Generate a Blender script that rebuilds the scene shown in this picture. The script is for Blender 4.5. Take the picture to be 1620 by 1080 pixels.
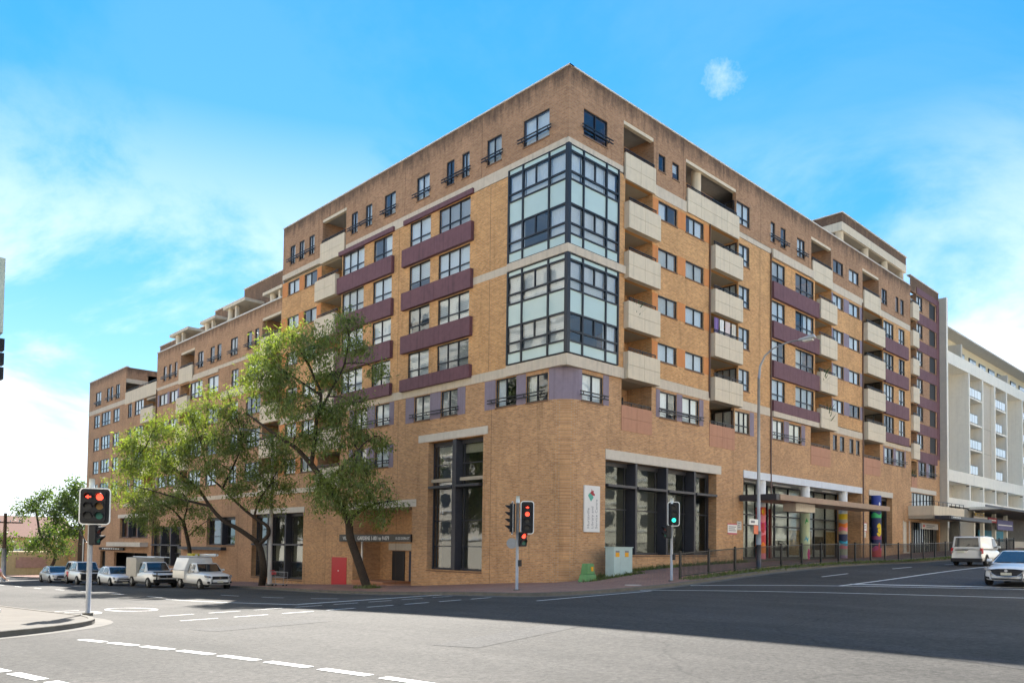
import bpy, math, random
import numpy as np
from mathutils import Vector, Matrix
for o in list(bpy.data.objects): bpy.data.objects.remove(o)
SC = bpy.context.scene
COL = SC.collection
rnd = random.Random(7)
R = math.radians

# ---------------------------------------------------------------- camera, sky, sun, exposure
YAW, PITCH, ROLL = 0.8030959, 0.0367532, 0.0126440
cam_d = bpy.data.cameras.new('camera'); cam = bpy.data.objects.new('camera', cam_d); COL.objects.link(cam)
fwd = Vector((math.cos(PITCH)*math.cos(YAW), math.cos(PITCH)*math.sin(YAW), math.sin(PITCH)))
rgt = fwd.cross(Vector((0, 0, 1))).normalized(); upv = rgt.cross(fwd)
r2 = rgt*math.cos(ROLL)+upv*math.sin(ROLL); u2 = -rgt*math.sin(ROLL)+upv*math.cos(ROLL)
cam.matrix_world = Matrix(((r2.x, u2.x, -fwd.x, -29.0529), (r2.y, u2.y, -fwd.y, -26.3168), (r2.z, u2.z, -fwd.z, 1.6), (0, 0, 0, 1)))
cam_d.sensor_width = 36; cam_d.lens = 1247.0135/1620*36; cam_d.shift_y = (819.0228-540)/1620
cam_d.clip_end = 6000; SC.camera = cam

SUN_AZ = math.atan2(1.05, 0.63)          # plan direction towards the sun (from +X)
SUN_EL = R(39.5)
w = bpy.data.worlds.new('World'); SC.world = w; w.use_nodes = True
nt = w.node_tree; nt.nodes.clear()
def N(t, tree=None, **kw):
    n = (tree or nt).nodes.new(t)
    for k, v in kw.items(): setattr(n, k, v)
    return n
out = N('ShaderNodeOutputWorld'); bg = N('ShaderNodeBackground'); bg.inputs[1].default_value = 0.091
sky = N('ShaderNodeTexSky', sky_type='NISHITA', sun_disc=False)
sky.sun_elevation = SUN_EL; sky.sun_rotation = math.pi/2-SUN_AZ
sky.air_density = 1.0; sky.dust_density = 0.0; sky.ozone_density = 3.0; sky.altitude = 60
geo = N('ShaderNodeTexCoord')
# clouds: thin high cloud, noise laid out on the dome (stretched towards the horizon)
sep = N('ShaderNodeSeparateXYZ'); nt.links.new(geo.outputs['Generated'], sep.inputs[0])
zc = N('ShaderNodeMath', operation='ADD'); zc.inputs[1].default_value = 0.42; nt.links.new(sep.outputs[2], zc.inputs[0])
dx = N('ShaderNodeMath', operation='DIVIDE'); nt.links.new(sep.outputs[0], dx.inputs[0]); nt.links.new(zc.outputs[0], dx.inputs[1])
dy = N('ShaderNodeMath', operation='DIVIDE'); nt.links.new(sep.outputs[1], dy.inputs[0]); nt.links.new(zc.outputs[0], dy.inputs[1])
cmb = N('ShaderNodeCombineXYZ'); nt.links.new(dx.outputs[0], cmb.inputs[0]); nt.links.new(dy.outputs[0], cmb.inputs[1])
n1 = N('ShaderNodeTexNoise'); n1.inputs['Scale'].default_value = 1.7; n1.inputs['Detail'].default_value = 9; n1.inputs['Roughness'].default_value = .60; n1.inputs['Distortion'].default_value = .5
mp = N('ShaderNodeMapping'); mp.inputs['Location'].default_value = (3.1, 1.7, 0.4); nt.links.new(cmb.outputs[0], mp.inputs[0]); nt.links.new(mp.outputs[0], n1.inputs[0])
cr = N('ShaderNodeValToRGB'); cr.color_ramp.elements[0].position = .40; cr.color_ramp.elements[1].position = .60; cr.color_ramp.interpolation = 'EASE'
nt.links.new(n1.outputs[0], cr.inputs[0])
# more of it low down, clear overhead
hz = N('ShaderNodeMapRange'); hz.inputs[1].default_value = .20; hz.inputs[2].default_value = .47; hz.inputs[3].default_value = .95; hz.inputs[4].default_value = .05
nt.links.new(sep.outputs[2], hz.inputs[0])
ml = N('ShaderNodeMath', operation='MULTIPLY'); nt.links.new(cr.outputs[0], ml.inputs[0]); nt.links.new(hz.outputs[0], ml.inputs[1])
# one small fair-weather puff
pv = (r2*((1140-810)/1247.)-u2*((122-819)/1247.)+fwd).normalized()
pd = N('ShaderNodeVectorMath', operation='DISTANCE'); pd.inputs[1].default_value = pv; nt.links.new(geo.outputs['Generated'], pd.inputs[0])
pn = N('ShaderNodeTexNoise'); pn.inputs['Scale'].default_value = 34; pn.inputs['Detail'].default_value = 8; pn.inputs['Roughness'].default_value = .65; nt.links.new(geo.outputs['Generated'], pn.inputs[0])
pm_ = N('ShaderNodeMath', operation='MULTIPLY'); pm_.inputs[1].default_value = .075; nt.links.new(pn.outputs[0], pm_.inputs[0])
ps = N('ShaderNodeMath', operation='SUBTRACT'); pb_ = N('ShaderNodeMath', operation='SUBTRACT'); pb_.inputs[1].default_value = .026; nt.links.new(pm_.outputs[0], pb_.inputs[0]); nt.links.new(pb_.outputs[0], ps.inputs[0]); nt.links.new(pd.outputs['Value'], ps.inputs[1])
pr = N('ShaderNodeMapRange'); pr.inputs[1].default_value = -.012; pr.inputs[2].default_value = .03; pr.inputs[3].default_value = 0; pr.inputs[4].default_value = .62; nt.links.new(ps.outputs[0], pr.inputs[0])
mxp = N('ShaderNodeMath', operation='MAXIMUM'); nt.links.new(ml.outputs[0], mxp.inputs[0]); nt.links.new(pr.outputs[0], mxp.inputs[1]); ml = mxp
gm = N('ShaderNodeGamma'); gm.inputs[1].default_value = .55; nt.links.new(sky.outputs[0], gm.inputs[0])     # soften the glow round the sun, evenly over the dome
hs = N('ShaderNodeHueSaturation'); hs.inputs['Saturation'].default_value = 1.85; nt.links.new(gm.outputs[0], hs.inputs['Color'])
tint = N('ShaderNodeMixRGB', blend_type='MULTIPLY'); tint.inputs[0].default_value = 1; tint.inputs[2].default_value = (.66, .93, 1.0, 1); nt.links.new(hs.outputs[0], tint.inputs[1])
mixc = N('ShaderNodeMixRGB'); mixc.inputs[2].default_value = (2.75, 2.95, 3.2, 1)
nt.links.new(ml.outputs[0], mixc.inputs[0])
hzn = N('ShaderNodeMapRange'); hzn.interpolation_type = 'SMOOTHSTEP'; hzn.inputs[1].default_value = .0; hzn.inputs[2].default_value = .40; hzn.inputs[3].default_value = .74; hzn.inputs[4].default_value = 0; nt.links.new(sep.outputs[2], hzn.inputs[0])
mixh = N('ShaderNodeMixRGB'); mixh.inputs[2].default_value = (1.7, 2.4, 2.95, 1); nt.links.new(hzn.outputs[0], mixh.inputs[0]); nt.links.new(tint.outputs[0], mixh.inputs[1]); nt.links.new(mixh.outputs[0], mixc.inputs[1])     # pale air towards the horizon
nt.links.new(mixc.outputs[0], bg.inputs[0]); nt.links.new(bg.outputs[0], out.inputs[0])
sd = bpy.data.lights.new('sun', 'SUN'); sd.energy = 3.0; sd.angle = R(.5); sd.color = (1, .95, .87)
so = bpy.data.objects.new('sun', sd); COL.objects.link(so)
sdir = Vector((math.cos(SUN_AZ)*math.cos(SUN_EL), math.sin(SUN_AZ)*math.cos(SUN_EL), math.sin(SUN_EL)))
so.rotation_euler = sdir.to_track_quat('Z', 'Y').to_euler()
vs = SC.view_settings; vs.view_transform = 'Standard'; vs.look = 'None'; vs.gamma = 1; vs.exposure = 2.42
SC.cycles.max_bounces = 8; SC.cycles.transparent_max_bounces = 12

# ---------------------------------------------------------------- materials
MATS = {}
def mat(name, col, rough=.7, metal=0, var=.12, vscale=3.0, bump=0, bscale=40, emit=0, spec=.4, streak=0, coat=0):
    if name in MATS: return MATS[name]
    m = bpy.data.materials.new(name); m.use_nodes = True; t = m.node_tree; b = t.nodes['Principled BSDF']
    b.inputs['Roughness'].default_value = rough; b.inputs['Metallic'].default_value = metal; b.inputs['Specular IOR Level'].default_value = spec
    if coat: b.inputs['Coat Weight'].default_value = coat; b.inputs['Coat Roughness'].default_value = .04
    c4 = (*col, 1); b.inputs['Base Color'].default_value = c4
    g = t.nodes.new('ShaderNodeNewGeometry')
    if var:
        n = t.nodes.new('ShaderNodeTexNoise'); n.inputs['Scale'].default_value = vscale; n.inputs['Detail'].default_value = 6; n.inputs['Roughness'].default_value = .65
        t.links.new(g.outputs['Position'], n.inputs[0])
        mr = t.nodes.new('ShaderNodeMapRange'); mr.inputs[1].default_value = .25; mr.inputs[2].default_value = .75; mr.inputs[3].default_value = 1-var; mr.inputs[4].default_value = 1+var
        t.links.new(n.outputs[0], mr.inputs[0]); last = mr.outputs[0]
        if streak:      # rain streaks running down the face
            mpn = t.nodes.new('ShaderNodeMapping'); mpn.inputs['Scale'].default_value = (3.2, 3.2, .16); t.links.new(g.outputs['Position'], mpn.inputs[0])
            n2 = t.nodes.new('ShaderNodeTexNoise'); n2.inputs['Scale'].default_value = 1.6; n2.inputs['Detail'].default_value = 4; t.links.new(mpn.outputs[0], n2.inputs[0])
            m2 = t.nodes.new('ShaderNodeMapRange'); m2.inputs[1].default_value = .5; m2.inputs[2].default_value = .78; m2.inputs[3].default_value = 1; m2.inputs[4].default_value = 1-streak
            t.links.new(n2.outputs[0], m2.inputs[0]); mm = t.nodes.new('ShaderNodeMath'); mm.operation = 'MULTIPLY'
            t.links.new(last, mm.inputs[0]); t.links.new(m2.outputs[0], mm.inputs[1]); last = mm.outputs[0]
        mx = t.nodes.new('ShaderNodeMixRGB'); mx.blend_type = 'MULTIPLY'; mx.inputs[0].default_value = 1; mx.inputs[1].default_value = c4
        t.links.new(last, mx.inputs[2]); t.links.new(mx.outputs[0], b.inputs['Base Color'])
    if bump:
        nb = t.nodes.new('ShaderNodeTexNoise'); nb.inputs['Scale'].default_value = bscale; nb.inputs['Detail'].default_value = 3; t.links.new(g.outputs['Position'], nb.inputs[0])
        bp = t.nodes.new('ShaderNodeBump'); bp.inputs['Strength'].default_value = bump; bp.inputs['Distance'].default_value = .02; t.links.new(nb.outputs[0], bp.inputs['Height']); t.links.new(bp.outputs[0], b.inputs['Normal'])
    if emit: b.inputs['Emission Color'].default_value = c4; b.inputs['Emission Strength'].default_value = emit
    MATS[name] = m; return m

def brick_mat(name, c1, c2, mortar, stain=None):
    m = bpy.data.materials.new(name); m.use_nodes = True; t = m.node_tree; L = t.links; b = t.nodes['Principled BSDF']
    b.inputs['Roughness'].default_value = .85; b.inputs['Specular IOR Level'].default_value = .25
    g = t.nodes.new('ShaderNodeNewGeometry'); sp = t.nodes.new('ShaderNodeSeparateXYZ'); sn = t.nodes.new('ShaderNodeSeparateXYZ')
    L.new(g.outputs['Position'], sp.inputs[0]); L.new(g.outputs['True Normal'], sn.inputs[0])
    def M(op, a, b_=None):
        n = t.nodes.new('ShaderNodeMath'); n.operation = op
        for i, q in enumerate((a, b_)):
            if q is None: continue
            if isinstance(q, (int, float)): n.inputs[i].default_value = q
            else: L.new(q, n.inputs[i])
        return n.outputs[0]
    u = M('ADD', M('MULTIPLY', sp.outputs[0], M('ABSOLUTE', sn.outputs[1])), M('MULTIPLY', sp.outputs[1], M('ABSOLUTE', sn.outputs[0])))
    cb = t.nodes.new('ShaderNodeCombineXYZ'); L.new(u, cb.inputs[0]); L.new(sp.outputs[2], cb.inputs[1])
    br = t.nodes.new('ShaderNodeTexBrick'); L.new(cb.outputs[0], br.inputs[0])
    br.inputs['Scale'].default_value = 1; br.inputs['Brick Width'].default_value = .24; br.inputs['Row Height'].default_value = .086
    br.inputs['Mortar Size'].default_value = .011; br.inputs['Mortar Smooth'].default_value = .2; br.inputs['Bias'].default_value = -.1
    br.inputs['Color1'].default_value = (*c1, 1); br.inputs['Color2'].default_value = (*c2, 1); br.inputs['Mortar'].default_value = (*mortar, 1)
    n = t.nodes.new('ShaderNodeTexNoise'); n.inputs['Scale'].default_value = .45; n.inputs['Detail'].default_value = 8; n.inputs['Roughness'].default_value = .7; L.new(g.outputs['Position'], n.inputs[0])
    mr = t.nodes.new('ShaderNodeMapRange'); mr.inputs[1].default_value = .3; mr.inputs[2].default_value = .7; mr.inputs[3].default_value = .82; mr.inputs[4].default_value = 1.15; L.new(n.outputs[0], mr.inputs[0])
    nf = t.nodes.new('ShaderNodeTexNoise'); nf.inputs['Scale'].default_value = 5; nf.inputs['Detail'].default_value = 3; nf.inputs['Roughness'].default_value = .8; L.new(g.outputs['Position'], nf.inputs[0])
    mf = t.nodes.new('ShaderNodeMapRange'); mf.inputs[1].default_value = .25; mf.inputs[2].default_value = .75; mf.inputs[3].default_value = .88; mf.inputs[4].default_value = 1.12; L.new(nf.outputs[0], mf.inputs[0])
    k = M('MULTIPLY', mr.outputs[0], mf.outputs[0])
    # runs of old water stain down the wall
    mpn = t.nodes.new('ShaderNodeMapping'); mpn.inputs['Scale'].default_value = (1.5, 1.5, .12); L.new(g.outputs['Position'], mpn.inputs[0])
    n2 = t.nodes.new('ShaderNodeTexNoise'); n2.inputs['Scale'].default_value = 1.3; n2.inputs['Detail'].default_value = 6; n2.inputs['Roughness'].default_value = .7; L.new(mpn.outputs[0], n2.inputs[0])
    m2 = t.nodes.new('ShaderNodeMapRange'); m2.inputs[1].default_value = .55; m2.inputs[2].default_value = .8; m2.inputs[3].default_value = 1; m2.inputs[4].default_value = .55; L.new(n2.outputs[0], m2.inputs[0])
    k = M('MULTIPLY', k, m2.outputs[0])
    mx = t.nodes.new('ShaderNodeMixRGB'); mx.blend_type = 'MULTIPLY'; mx.inputs[0].default_value = 1; L.new(br.outputs[0], mx.inputs[1]); L.new(k, mx.inputs[2])
    last = mx.outputs[0]
    if stain:     # black mould growing down from the coping
        z0, depth, amt = stain
        zr = t.nodes.new('ShaderNodeMapRange'); zr.inputs[1].default_value = z0-depth; zr.inputs[2].default_value = z0; zr.inputs[3].default_value = -.32; zr.inputs[4].default_value = .30; L.new(sp.outputs[2], zr.inputs[0])
        mp3 = t.nodes.new('ShaderNodeMapping'); mp3.inputs['Scale'].default_value = (2.2, 2.2, .5); L.new(g.outputs['Position'], mp3.inputs[0])
        n3 = t.nodes.new('ShaderNodeTexNoise'); n3.inputs['Scale'].default_value = 1.2; n3.inputs['Detail'].default_value = 9; n3.inputs['Roughness'].default_value = .75; L.new(mp3.outputs[0], n3.inputs[0])
        s = M('ADD', n3.outputs[0], zr.outputs[0]); q = t.nodes.new('ShaderNodeMapRange'); q.inputs[1].default_value = .5; q.inputs[2].default_value = .78; q.inputs[3].default_value = 0; q.inputs[4].default_value = amt; L.new(s, q.inputs[0])
        m3 = t.nodes.new('ShaderNodeMixRGB'); m3.inputs[2].default_value = (.035, .028, .026, 1); L.new(q.outputs[0], m3.inputs[0]); L.new(last, m3.inputs[1]); last = m3.outputs[0]
    L.new(last, b.inputs['Base Color'])
    bp = t.nodes.new('ShaderNodeBump'); bp.inputs['Strength'].default_value = .5; bp.inputs['Distance'].default_value = .012; bp.invert = True
    L.new(br.outputs['Fac'], bp.inputs['Height']); L.new(bp.outputs[0], b.inputs['Normal'])
    MATS[name] = m; return m

def glass_mat(name, tint, refl=.25, rough=.02):
    m = bpy.data.materials.new(name); m.use_nodes = True; t = m.node_tree; t.nodes.clear(); L = t.links
    o = t.nodes.new('ShaderNodeOutputMaterial'); tr = t.nodes.new('ShaderNodeBsdfTransparent'); gl = t.nodes.new('ShaderNodeBsdfGlossy'); mx = t.nodes.new('ShaderNodeMixShader')
    tr.inputs[0].default_value = (*tint, 1); gl.inputs['Roughness'].default_value = rough; gl.inputs[0].default_value = (.9, .95, 1, 1)
    fr = t.nodes.new('ShaderNodeFresnel'); fr.inputs[0].default_value = 1.6
    g = t.nodes.new('ShaderNodeNewGeometry')
    ad = t.nodes.new('ShaderNodeMath'); ad.operation = 'ADD'; ad.use_clamp = True; ad.inputs[1].default_value = refl; L.new(fr.outputs[0], ad.inputs[0])
    fb = t.nodes.new('ShaderNodeMath'); fb.operation = 'SUBTRACT'; fb.inputs[0].default_value = 1; L.new(g.outputs['Backfacing'], fb.inputs[1])
    mr = t.nodes.new('ShaderNodeMath'); mr.operation = 'MULTIPLY'; L.new(ad.outputs[0], mr.inputs[0]); L.new(fb.outputs[0], mr.inputs[1])
    # old float glass is never quite flat
    n = t.nodes.new('ShaderNodeTexNoise'); n.inputs['Scale'].default_value = 1.6; L.new(g.outputs['Position'], n.inputs[0])
    bp = t.nodes.new('ShaderNodeBump'); bp.inputs['Strength'].default_value = .10; bp.inputs['Distance'].default_value = .03; L.new(n.outputs[0], bp.inputs['Height']); L.new(bp.outputs[0], gl.inputs['Normal'])
    L.new(mr.outputs[0], mx.inputs[0]); L.new(tr.outputs[0], mx.inputs[1]); L.new(gl.outputs[0], mx.inputs[2]); L.new(mx.outputs[0], o.inputs[0])
    MATS[name] = m; return m

YEL = brick_mat('brick_yellow', (.69, .365, .14), (.49, .24, .085), (.52, .38, .25))
BRN = brick_mat('brick_brown', (.47, .255, .135), (.33, .17, .09), (.34, .26, .19), stain=(26.1, 2.2, .7))
TAN = brick_mat('brick_tan', (.60, .33, .15), (.40, .205, .095), (.46, .35, .25))
BR2 = brick_mat('brick_brown_west', (.52, .285, .15), (.38, .20, .105), (.38, .29, .21), stain=(20.8, 1.7, .6))
CREAM = mat('cream_panel', (.66, .56, .42), .75, streak=.16, var=.07)
BAND = mat('cream_band', (.60, .51, .40), .8, streak=.2, var=.1)
SALM = mat('salmon_panel', (.47, .235, .145), .75, streak=.15, var=.08)
PURP = mat('plum_render', (.155, .070, .082), .7, streak=.3, var=.16)
LIL = mat('lilac_render', (.245, .20, .25), .75, streak=.2, var=.1)
ORNG = mat('orange_render', (.60, .235, .075), .75, streak=.12, var=.08)
FRAME = mat('dark_frame', (.018, .021, .028), .4, var=.1)
STEEL = mat('charcoal_steel', (.045, .045, .055), .45, var=.15)
RAIL = mat('black_rail', (.012, .012, .014), .4, var=0)
WHITE = mat('white_paint', (.78, .77, .74), .55, var=.05)
LINT = mat('pale_lintel', (.60, .54, .46), .8, streak=.1, var=.08)
COPE = mat('coping', (.66, .63, .57), .7, var=.12)
SOFF = mat('soffit', (.42, .36, .28), .85, var=.06)
INTR = mat('interior', (.16, .15, .135), .9, var=.1)
CURT = mat('curtain_white', (.74, .74, .72), .9, var=.06, vscale=6)
CURT2 = mat('curtain_cream', (.62, .58, .50), .9, var=.08, vscale=6)
BLIND = mat('blind_grey', (.42, .42, .42), .8, var=.05)
GLASS = glass_mat('window_glass', (.93, .96, .98), .05)
GLASS2 = glass_mat('shop_glass', (.80, .82, .80), .06)
TEAL = mat('teal_spandrel_glass', (.50, .63, .60), .08, var=.05, vscale=.7, spec=.6)
SILLM = mat('brick_sill', (.20, .115, .07), .85, var=.2, vscale=9)
ASPH = None

# ---------------------------------------------------------------- mesh helpers
class MB:
    def __init__(s): s.v = []; s.f = []; s.m = []
    def quad(s, a, b, c, d, mi=0):
        n = len(s.v); s.v += [a, b, c, d]; s.f.append((n, n+1, n+2, n+3)); s.m.append(mi)
    def poly(s, pts, mi=0):
        n = len(s.v); s.v += list(pts); s.f.append(tuple(range(n, n+len(pts)))); s.m.append(mi)
    def box(s, x0, x1, y0, y1, z0, z1, mi=0):
        n = len(s.v); s.v += [(x0, y0, z0), (x1, y0, z0), (x1, y1, z0), (x0, y1, z0), (x0, y0, z1), (x1, y0, z1), (x1, y1, z1), (x0, y1, z1)]
        for q in ((0, 3, 2, 1), (4, 5, 6, 7), (0, 1, 5, 4), (1, 2, 6, 5), (2, 3, 7, 6), (3, 0, 4, 7)): s.f.append(tuple(n+i for i in q)); s.m.append(mi)
        return s
    def hexa(s, p, mi=0):      # 8 points, same order as box
        n = len(s.v); s.v += [tuple(q) for q in p]
        for q in ((0, 3, 2, 1), (4, 5, 6, 7), (0, 1, 5, 4), (1, 2, 6, 5), (2, 3, 7, 6), (3, 0, 4, 7)): s.f.append(tuple(n+i for i in q)); s.m.append(mi)
        return s
    def tube(s, path, rad, n=8, mi=0, cap=True):
        P = [Vector(p) for p in path]; k = len(P); rad = rad if isinstance(rad, (list, tuple)) else [rad]*k; base = len(s.v)
        ref = None
        for i, p in enumerate(P):
            d = (P[min(i+1, k-1)]-P[max(i-1, 0)]).normalized()
            if ref is None or abs(ref.dot(d)) > .95: ref = Vector((0, 0, 1)) if abs(d.z) < .9 else Vector((1, 0, 0))
            a = d.cross(ref).normalized(); b = d.cross(a).normalized(); ref = a.cross(d).normalized()
            for j in range(n):
                t = 2*math.pi*j/n; q = p+(a*math.cos(t)+b*math.sin(t))*rad[i]; s.v.append(tuple(q))
        for i in range(k-1):
            for j in range(n):
                s.f.append((base+i*n+j, base+i*n+(j+1) % n, base+(i+1)*n+(j+1) % n, base+(i+1)*n+j)); s.m.append(mi)
        if cap:
            s.f.append(tuple(base+j for j in range(n))); s.m.append(mi); s.f.append(tuple(base+(k-1)*n+j for j in reversed(range(n)))); s.m.append(mi)
        return s
    def mesh(s, name, mats):
        me = bpy.data.meshes.new(name); me.from_pydata(s.v, [], s.f)
        for m in (mats if isinstance(mats, (list, tuple)) else [mats]): me.materials.append(m)
        if any(s.m): me.polygons.foreach_set('material_index', s.m)
        me.update(); return me
    def build(s, name, mats, parent=None, smooth=False):
        me = s.mesh(name, mats)
        if smooth: me.polygons.foreach_set('use_smooth', [True]*len(me.polygons)); 
        return link(name, me, parent)
def link(name, data, parent=None, loc=None):
    o = bpy.data.objects.new(name, data); COL.objects.link(o)
    if parent: o.parent = parent
    if loc: o.location = loc
    return o
def empty(name, loc=(0, 0, 0), rz=0):
    o = link(name, None); o.location = loc; o.rotation_euler = (0, 0, rz); o.empty_display_size = .3; return o
def tag(o, label=None, cat=None, group=None, kind=None):
    if label: o['label'] = label
    if cat: o['category'] = cat
    if group: o['group'] = group
    if kind: o['kind'] = kind
    return o
def bevel(o, wd=.02, seg=2, ang=35):
    m = o.modifiers.new('bevel', 'BEVEL'); m.width = wd; m.segments = seg; m.limit_method = 'ANGLE'; m.angle_limit = R(ang)
    for p in o.data.polygons: p.use_smooth = True
    try: o.data.set_sharp_from_angle(angle=R(40))
    except Exception: pass
    return o
def text(name, s, size, M4, m, parent=None, ext=.004, align='CENTER', sx=1):
    c = bpy.data.curves.new(name, 'FONT'); c.body = s; c.size = size; c.extrude = ext; c.align_x = align; c.align_y = 'CENTER'; c.resolution_u = 2
    t = bpy.data.objects.new(name, c); COL.objects.link(t); bpy.context.view_layer.update()
    me = bpy.data.meshes.new_from_object(t.evaluated_get(bpy.context.evaluated_depsgraph_get())); bpy.data.objects.remove(t); bpy.data.curves.remove(c)
    me.transform(M4 @ Matrix.Diagonal((sx, 1, 1, 1))); me.materials.clear(); me.materials.append(m); return link(name, me, parent)

# ---------------------------------------------------------------- terrain
CP = np.array([(0,0,-.25),(3,0,.08),(6.6,0,.34),(14,0,.62),(20,-1,.76),(28,0,.86),(39,0,1.08),(48,0,1.45),(54,0,1.62),(70,0,2.0),(90,0,2.3),
 (0,6,-.55),(0,12.6,-.95),(0,19,-1.15),(0,26,-1.42),(0,36,-1.62),(0,47,-1.97),(0,78,-2.7),(0,110,-3.1),(-7.2,-4,-.22),(-22,-1.5,-.6),(9,-16,.25),(25,-10.5,.8),
 (5,-5,.28),(28,-5,.84),(-7,21,-1.22),(-23.5,-14,-.15),(-23,25,-1.4),(-10,55,-2.1),(-20,60,-2.2),(50,-14,1.4),(80,-14,2.1),(-29,-26,0),(0,-26,.1),(30,-26,.7),(-60,-10,-.6),(-60,60,-2.3),(-60,-50,0.),(90,-50,2.),(90,100,0.),(-60,110,-2.8)], float)
def _U(d2): return np.where(d2 > 1e-9, .5*d2*np.log(np.maximum(d2, 1e-9)), 0)
_n = len(CP); _K = _U(((CP[:, None, :2]-CP[None, :, :2])**2).sum(-1))+np.eye(_n)*2.0; _Pm = np.c_[np.ones(_n), CP[:, :2]]
_A = np.zeros((_n+3, _n+3)); _A[:_n, :_n] = _K; _A[:_n, _n:] = _Pm; _A[_n:, :_n] = _Pm.T
_W = np.linalg.solve(_A, np.r_[CP[:, 2], 0, 0, 0])
def gA(x, y):
    x = np.clip(np.asarray(x, float), -60, 90); y = np.clip(np.asarray(y, float), -50, 110)
    q = _U((x[..., None]-CP[:, 0])**2+(y[..., None]-CP[:, 1])**2)
    return q@_W[:_n]+_W[_n]+_W[_n+1]*x+_W[_n+2]*y
def g(x, y): return float(gA(np.array([x]), np.array([y]))[0])

# ---------------------------------------------------------------- facade helpers
class Basis:
    def __init__(s, O, U, D): s.O = Vector(O); s.U = Vector(U); s.D = Vector(D)
    def p(s, u, d, z): q = s.O+s.U*u+s.D*d; return (q.x, q.y, z)
RF = Basis((0, 0, 0), (1, 0, 0), (0, -1, 0))      # street front running along X
LF = Basis((0, 0, 0), (0, 1, 0), (-1, 0, 0))      # street front running along Y
def fbox(mb, B, u0, u1, d0, d1, z0, z1, mi=0):
    p = B.p; mb.hexa([p(u0, d0, z0), p(u1, d0, z0), p(u1, d1, z0), p(u0, d1, z0), p(u0, d0, z1), p(u1, d0, z1), p(u1, d1, z1), p(u0, d1, z1)], mi); return mb
def part(name, B, boxes, m, parent):
    mb = MB()
    for b in boxes: fbox(mb, B, *b)
    return mb.build(name, m, parent)

def wall(B, u0, u1, z0, z1, ops, m, parent, thick=.25, name='brick_wall', d=0.0):
    ops = [o for o in ops if o[1] > u0+.01 and o[0] < u1-.01 and o[3] > z0+.01 and o[2] < z1-.01]
    us = sorted({u0, u1, *[min(max(x, u0), u1) for o in ops for x in o[:2]]}); zs = sorted({z0, z1, *[min(max(x, z0), z1) for o in ops for x in o[2:4]]})
    mb = MB(); p = B.p
    for j in range(len(zs)-1):
        run = None
        for i in range(len(us)-1):
            uc, zc_ = (us[i]+us[i+1])/2, (zs[j]+zs[j+1])/2
            hole = any(o[0] < uc < o[1] and o[2] < zc_ < o[3] for o in ops)
            if not hole:
                if run is None: run = us[i]
            if run is not None and (hole or i == len(us)-2):
                e = us[i] if hole else us[i+1]
                mb.quad(p(run, d, zs[j]), p(e, d, zs[j]), p(e, d, zs[j+1]), p(run, d, zs[j+1])); run = None
    for o in ops:
        a, b, c, e = max(o[0], u0), min(o[1], u1), max(o[2], z0), min(o[3], z1); t = d-thick
        if o[0] >= u0: mb.quad(p(a, d, c), p(a, t, c), p(a, t, e), p(a, d, e))
        if o[1] <= u1: mb.quad(p(b, d, c), p(b, t, c), p(b, t, e), p(b, d, e))
        if o[2] >= z0: mb.quad(p(a, d, c), p(b, d, c), p(b, t, c), p(a, t, c))
        if o[3] <= z1: mb.quad(p(a, d, e), p(b, d, e), p(b, t, e), p(a, t, e))
    return mb.build(name, m, parent)

def curtain_mesh(B, u0, u1, z0, z1, d, fold=.13):
    mb = MB(); n = max(2, int((u1-u0)/fold*2)); p = B.p
    for i in range(n):
        a = u0+(u1-u0)*i/n; b = u0+(u1-u0)*(i+1)/n; da = d+(.02 if i % 2 else -.02); db = d+(-.02 if i % 2 else .02)
        mb.quad(p(a, da, z0), p(b, db, z0), p(b, db, z1), p(a, da, z1))
    return mb
def venetian(B, u0, u1, z0, z1, d):
    mb = MB(); n = int((z1-z0)/.10); p = B.p
    for i in range(n):
        z = z0+(z1-z0)*i/n; mb.quad(p(u0, d, z), p(u1, d, z), p(u1, d+.035, z+.078), p(u0, d+.035, z+.078))
    return mb

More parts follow.
